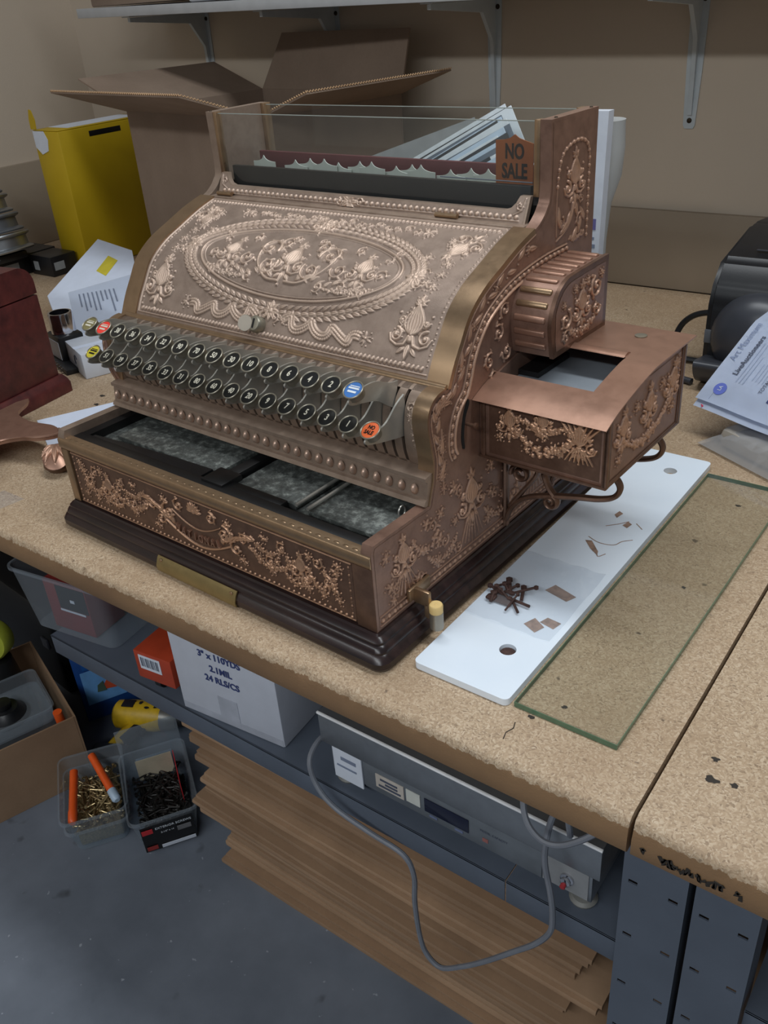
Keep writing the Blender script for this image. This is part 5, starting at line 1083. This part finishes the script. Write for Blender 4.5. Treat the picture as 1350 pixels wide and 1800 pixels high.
LM = lambda x, z: frame((x, .0125-.0125*(z/.105)-.0034, z), (1, 0, 0), (0, -.12, 1))
text('printed_text', 'EXTERIOR SCREWS', .0090, M_WHITE, lb, LM(.082, .076), .0002, .95); text('printed_text', '2-1/2" x 14', .0066, M_WHITE, lb, LM(.068, .060), .0002, .9)
for nm, m_, x0, x1, z0, z1 in (('red_logo', plain('label_red', (190, 44, 50), .5), .018, .040, .066, .080), ('red_picture', plain('label_red_dark', (150, 48, 44), .5), .020, .042, .012, .024), ('white_strip', M_CARD, .050, .120, .010, .020), ('grey_text', plain('grey_print2', (110, 110, 112), .6), .088, .116, .050, .064)):
    b = B(); Mx = LM((x0+x1)/2, (z0+z1)/2); b.box(-(x1-x0)/2, (x1-x0)/2, -(z1-z0)/2, (z1-z0)/2, -.0002, .0006, 0, Mx); mk(nm, b, m_, lb)
fasteners('screw_pile', .138, .206, .034, 200, M_SCRB, 8, t2); mk('screw_bed', B().box(.024, .114, .024, .180, .003, .034, .004), M_SCRB, t2)
mk('paper_liner', B().box(.030, .108, .186, .1875, .036, .094), plain('aged_paper', (176, 168, 146), .7), t2); mk('red_tab', B().box(.112, .1135, .09, .186, .03, .096), plain('label_red', (190, 44, 50), .5), t2)
o = thing('hinged_lid', 'clear plastic lid standing open behind the black screw tub', 'lid', tuple(Matrix.Translation((-.711, .027, .0005)) @ Matrix.Rotation(math.radians(56.5), 4, 'Z') @ Vector((.0, .2135, 0))), math.radians(56.5))
mk('lid', B().box(.002, .136, .002, .006, .0002, .165, .0018), M_CLEARPL, o); mk('label', B().box(.03, .11, .0065, .0068, .02, .07), M_CARD, o)
# cardboard box at the lower left with a tub in it
kb = thing('parts_carton', 'open brown cardboard box with a plastic tub inside at the lower left', 'carton', (-.985, .126, .0005), math.atan2(-.210, -.070)+PI/2)
for bx in ((-.42, -.0, -.50, -.496), ): pass
w_, l_, h_ = .34, .46, .185
for nm, bx in (('side_panel', (-w_, 0, -l_, -l_+.004)), ('side_panel', (-w_, 0, -.004, 0)), ('side_panel', (-.004, 0, -l_+.0045, -.0045)), ('side_panel', (-w_, -w_+.004, -l_+.0045, -.0045))): mk(nm, B().box(*bx, 0, h_), M_KRAFT, kb)
mk('bottom_panel', B().box(-w_+.0045, -.0045, -l_+.0045, -.0045, 0, .004), M_KRAFT, kb); kb.rotation_euler.z = math.atan2(.210, .070)-PI/2
Mk = Matrix.Translation((-.985, .126, .0005)) @ Matrix.Rotation(kb.rotation_euler.z, 4, 'Z')
o = thing('inner_tub', 'clear tub with black parts sitting inside the lower left cardboard box', 'tub', tuple(Mk @ Vector((-.215, -.205, .006))), kb.rotation_euler.z); mk('shell', tub(.165, .175, .190, .012), M_CLEARPL, o); mk('shell_rim', B().rectloft([(0, .150), (.003, .152), (.003, .158), (0, .160)], .004, .161, .004, .171, .018), M_CLEARPL, o)
p2 = thing('black_part', 'black moulded part lying in the clear tub at the lower left', 'part', tuple(Mk @ Vector((-.135, -.12, .010))), .4); mk('body', B().lathe([(0, 0), (.05, 0), (.056, .03), (.050, .15), (.03, .175), (0, .178)], n=24), M_BLKPL, p2); mk('knob', B().lathe([(0, .178), (.018, .178), (.018, .19), (0, .192)], n=16), M_BLACK, p2)
o = mk('orange_pen', B().tube([Mk @ Vector((-.022, -.030, .20)), Mk @ Vector((-.030, -.022, .008))], .010, 12), plain('orange_plastic', (232, 92, 34), .4)); tag(o, 'orange marker standing in the back corner of the lower left cardboard box', 'marker')
bk = thing('tool_case', 'black hard case on the floor behind the lower left cardboard box', 'case', (-1.70, .31, .0005), -.1); mk('body', B().box(0, .44, 0, .22, 0, .27, .012), M_BLACK, bk); mk('latch', B().box(.38, .41, -.006, 0, .14, .17, .002), M_GREYPL, bk); mk('latch', B().box(.06, .09, -.006, 0, .14, .17, .002), M_GREYPL, bk)
o = thing('tape_measure', 'round yellow green tape roll with dark label in the lower left cardboard box', 'tape roll', (-1.270, .13, .0055), 0); mk('disc', B().lathe([(0, -.022), (.044, -.022), (.048, -.016), (.048, .016), (.044, .022), (0, .022)], (0, 0, 0), 32, Matrix.Translation((0, 0, .2720)) @ Matrix.Rotation(PI/2-.15, 4, 'X') @ Matrix.Rotation(.5, 4, 'Y')), plain('yellow_green_tape', (168, 176, 60), .5), o)
mk('stand', B().lathe([(0, 0), (.05, 0), (.045, .1), (.03, .215), (0, .222)], n=20), M_BLACK, o); mk('label', B().box(-.02, .03, -.0245, -.0235, .262, .278), M_NAVY, o)
# blue picture box
bb = thing('blue_carton', 'blue box with a tool picture on the floor below the steel shelf', 'box', (-1.142, .230, .0005), math.atan2(.138, .069)); 
mk('body', B().box(0, .19, 0, .10, 0, .215, .002), plain('deep_blue_card', (24, 66, 130), .45), bb)
mk('picture_sky', B().box(.012, .178, -.0008, -.0001, .05, .150), plain('pale_blue_print', (104, 158, 214), .45), bb)
mk('blue_band', B().box(.02, .16, -.0014, -.0008, .155, .185), plain('mid_blue_print', (24, 86, 160), .45), bb); mk('white_title', B().box(.06, .10, -.0022, -.0014, .166, .171), M_CARD, bb)
pc = mk('tool_picture', B().prism([(.05, .085), (.13, .072), (.165, .095), (.158, .115), (.11, .130), (.075, .120)], lambda p, q, dd: Vector((p, dd, q)), -.0020, -.0008), plain('orange_print', (190, 78, 50), .5), bb); mk('tool_core', B().prism([(.09, .090), (.128, .085), (.145, .105), (.105, .122)], lambda p, q, dd: Vector((p, dd, q)), -.0028, -.0020), M_BLACK, pc); mk('tool_side', B().prism([(.04, .082), (.062, .080), (.058, .110), (.044, .102)], lambda p, q, dd: Vector((p, dd, q)), -.0028, -.0020), plain('green_grey_print', (70, 92, 80), .5), pc)
# yellow cordless drill lying on the floor
dv = thing('cordless_drill', 'yellow and black cordless drill lying on the floor behind the screw tubs', 'drill', (-.998, .298, .0005), .45)
M_DY = plain('drill_yellow', (206, 168, 30), .45, 0, .15, 60); M_DB = plain('drill_black', (24, 24, 26), .55)
mk('motor_housing', B().tube([(-.075, 0, .040), (-.068, 0, .040), (-.030, 0, .040), (.030, 0, .041), (.048, 0, .041)], [.026, .034, .037, .037, .032], 20), M_DY, dv)
mk('gear_case', B().tube([(.048, 0, .041), (.070, 0, .041), (.084, 0, .041)], [.033, .030, .022], 20), plain('gear_grey', (120, 118, 112), .4, .5), dv); mk('chuck', B().tube([(.084, 0, .041), (.110, 0, .041), (.120, 0, .041)], [.021, .019, .010], 18), M_DB, dv)
mk('handle', B().tube(bez([(-.015, -.02, .030), (-.030, -.055, .026), (-.038, -.085, .026), (-.040, -.105, .028)], 4), .0185, 14), M_DY, dv); mk('grip', B().tube(bez([(-.006, -.032, .030), (-.018, -.060, .028), (-.026, -.082, .028)], 4), .0165, 12), M_DB, dv)
mk('trigger', B().box(.002, .014, -.050, -.034, .020, .036, .003), M_DB, dv); mk('battery', B().box(-.075, .012, -.150, -.108, .0, .056, .006), M_DB, dv); mk('vent', B().box(-.05, -.02, -.012, .012, .0755, .0785, .001), M_DB, dv)
for k in range(5): mk('scuff', B().lathe([(0, 0), (.005+.001*k, 0), (.004, .0006), (0, .0008)], (-.045+.02*k, -.006+.005*(k % 3), .0765), 8), M_DB, dv)
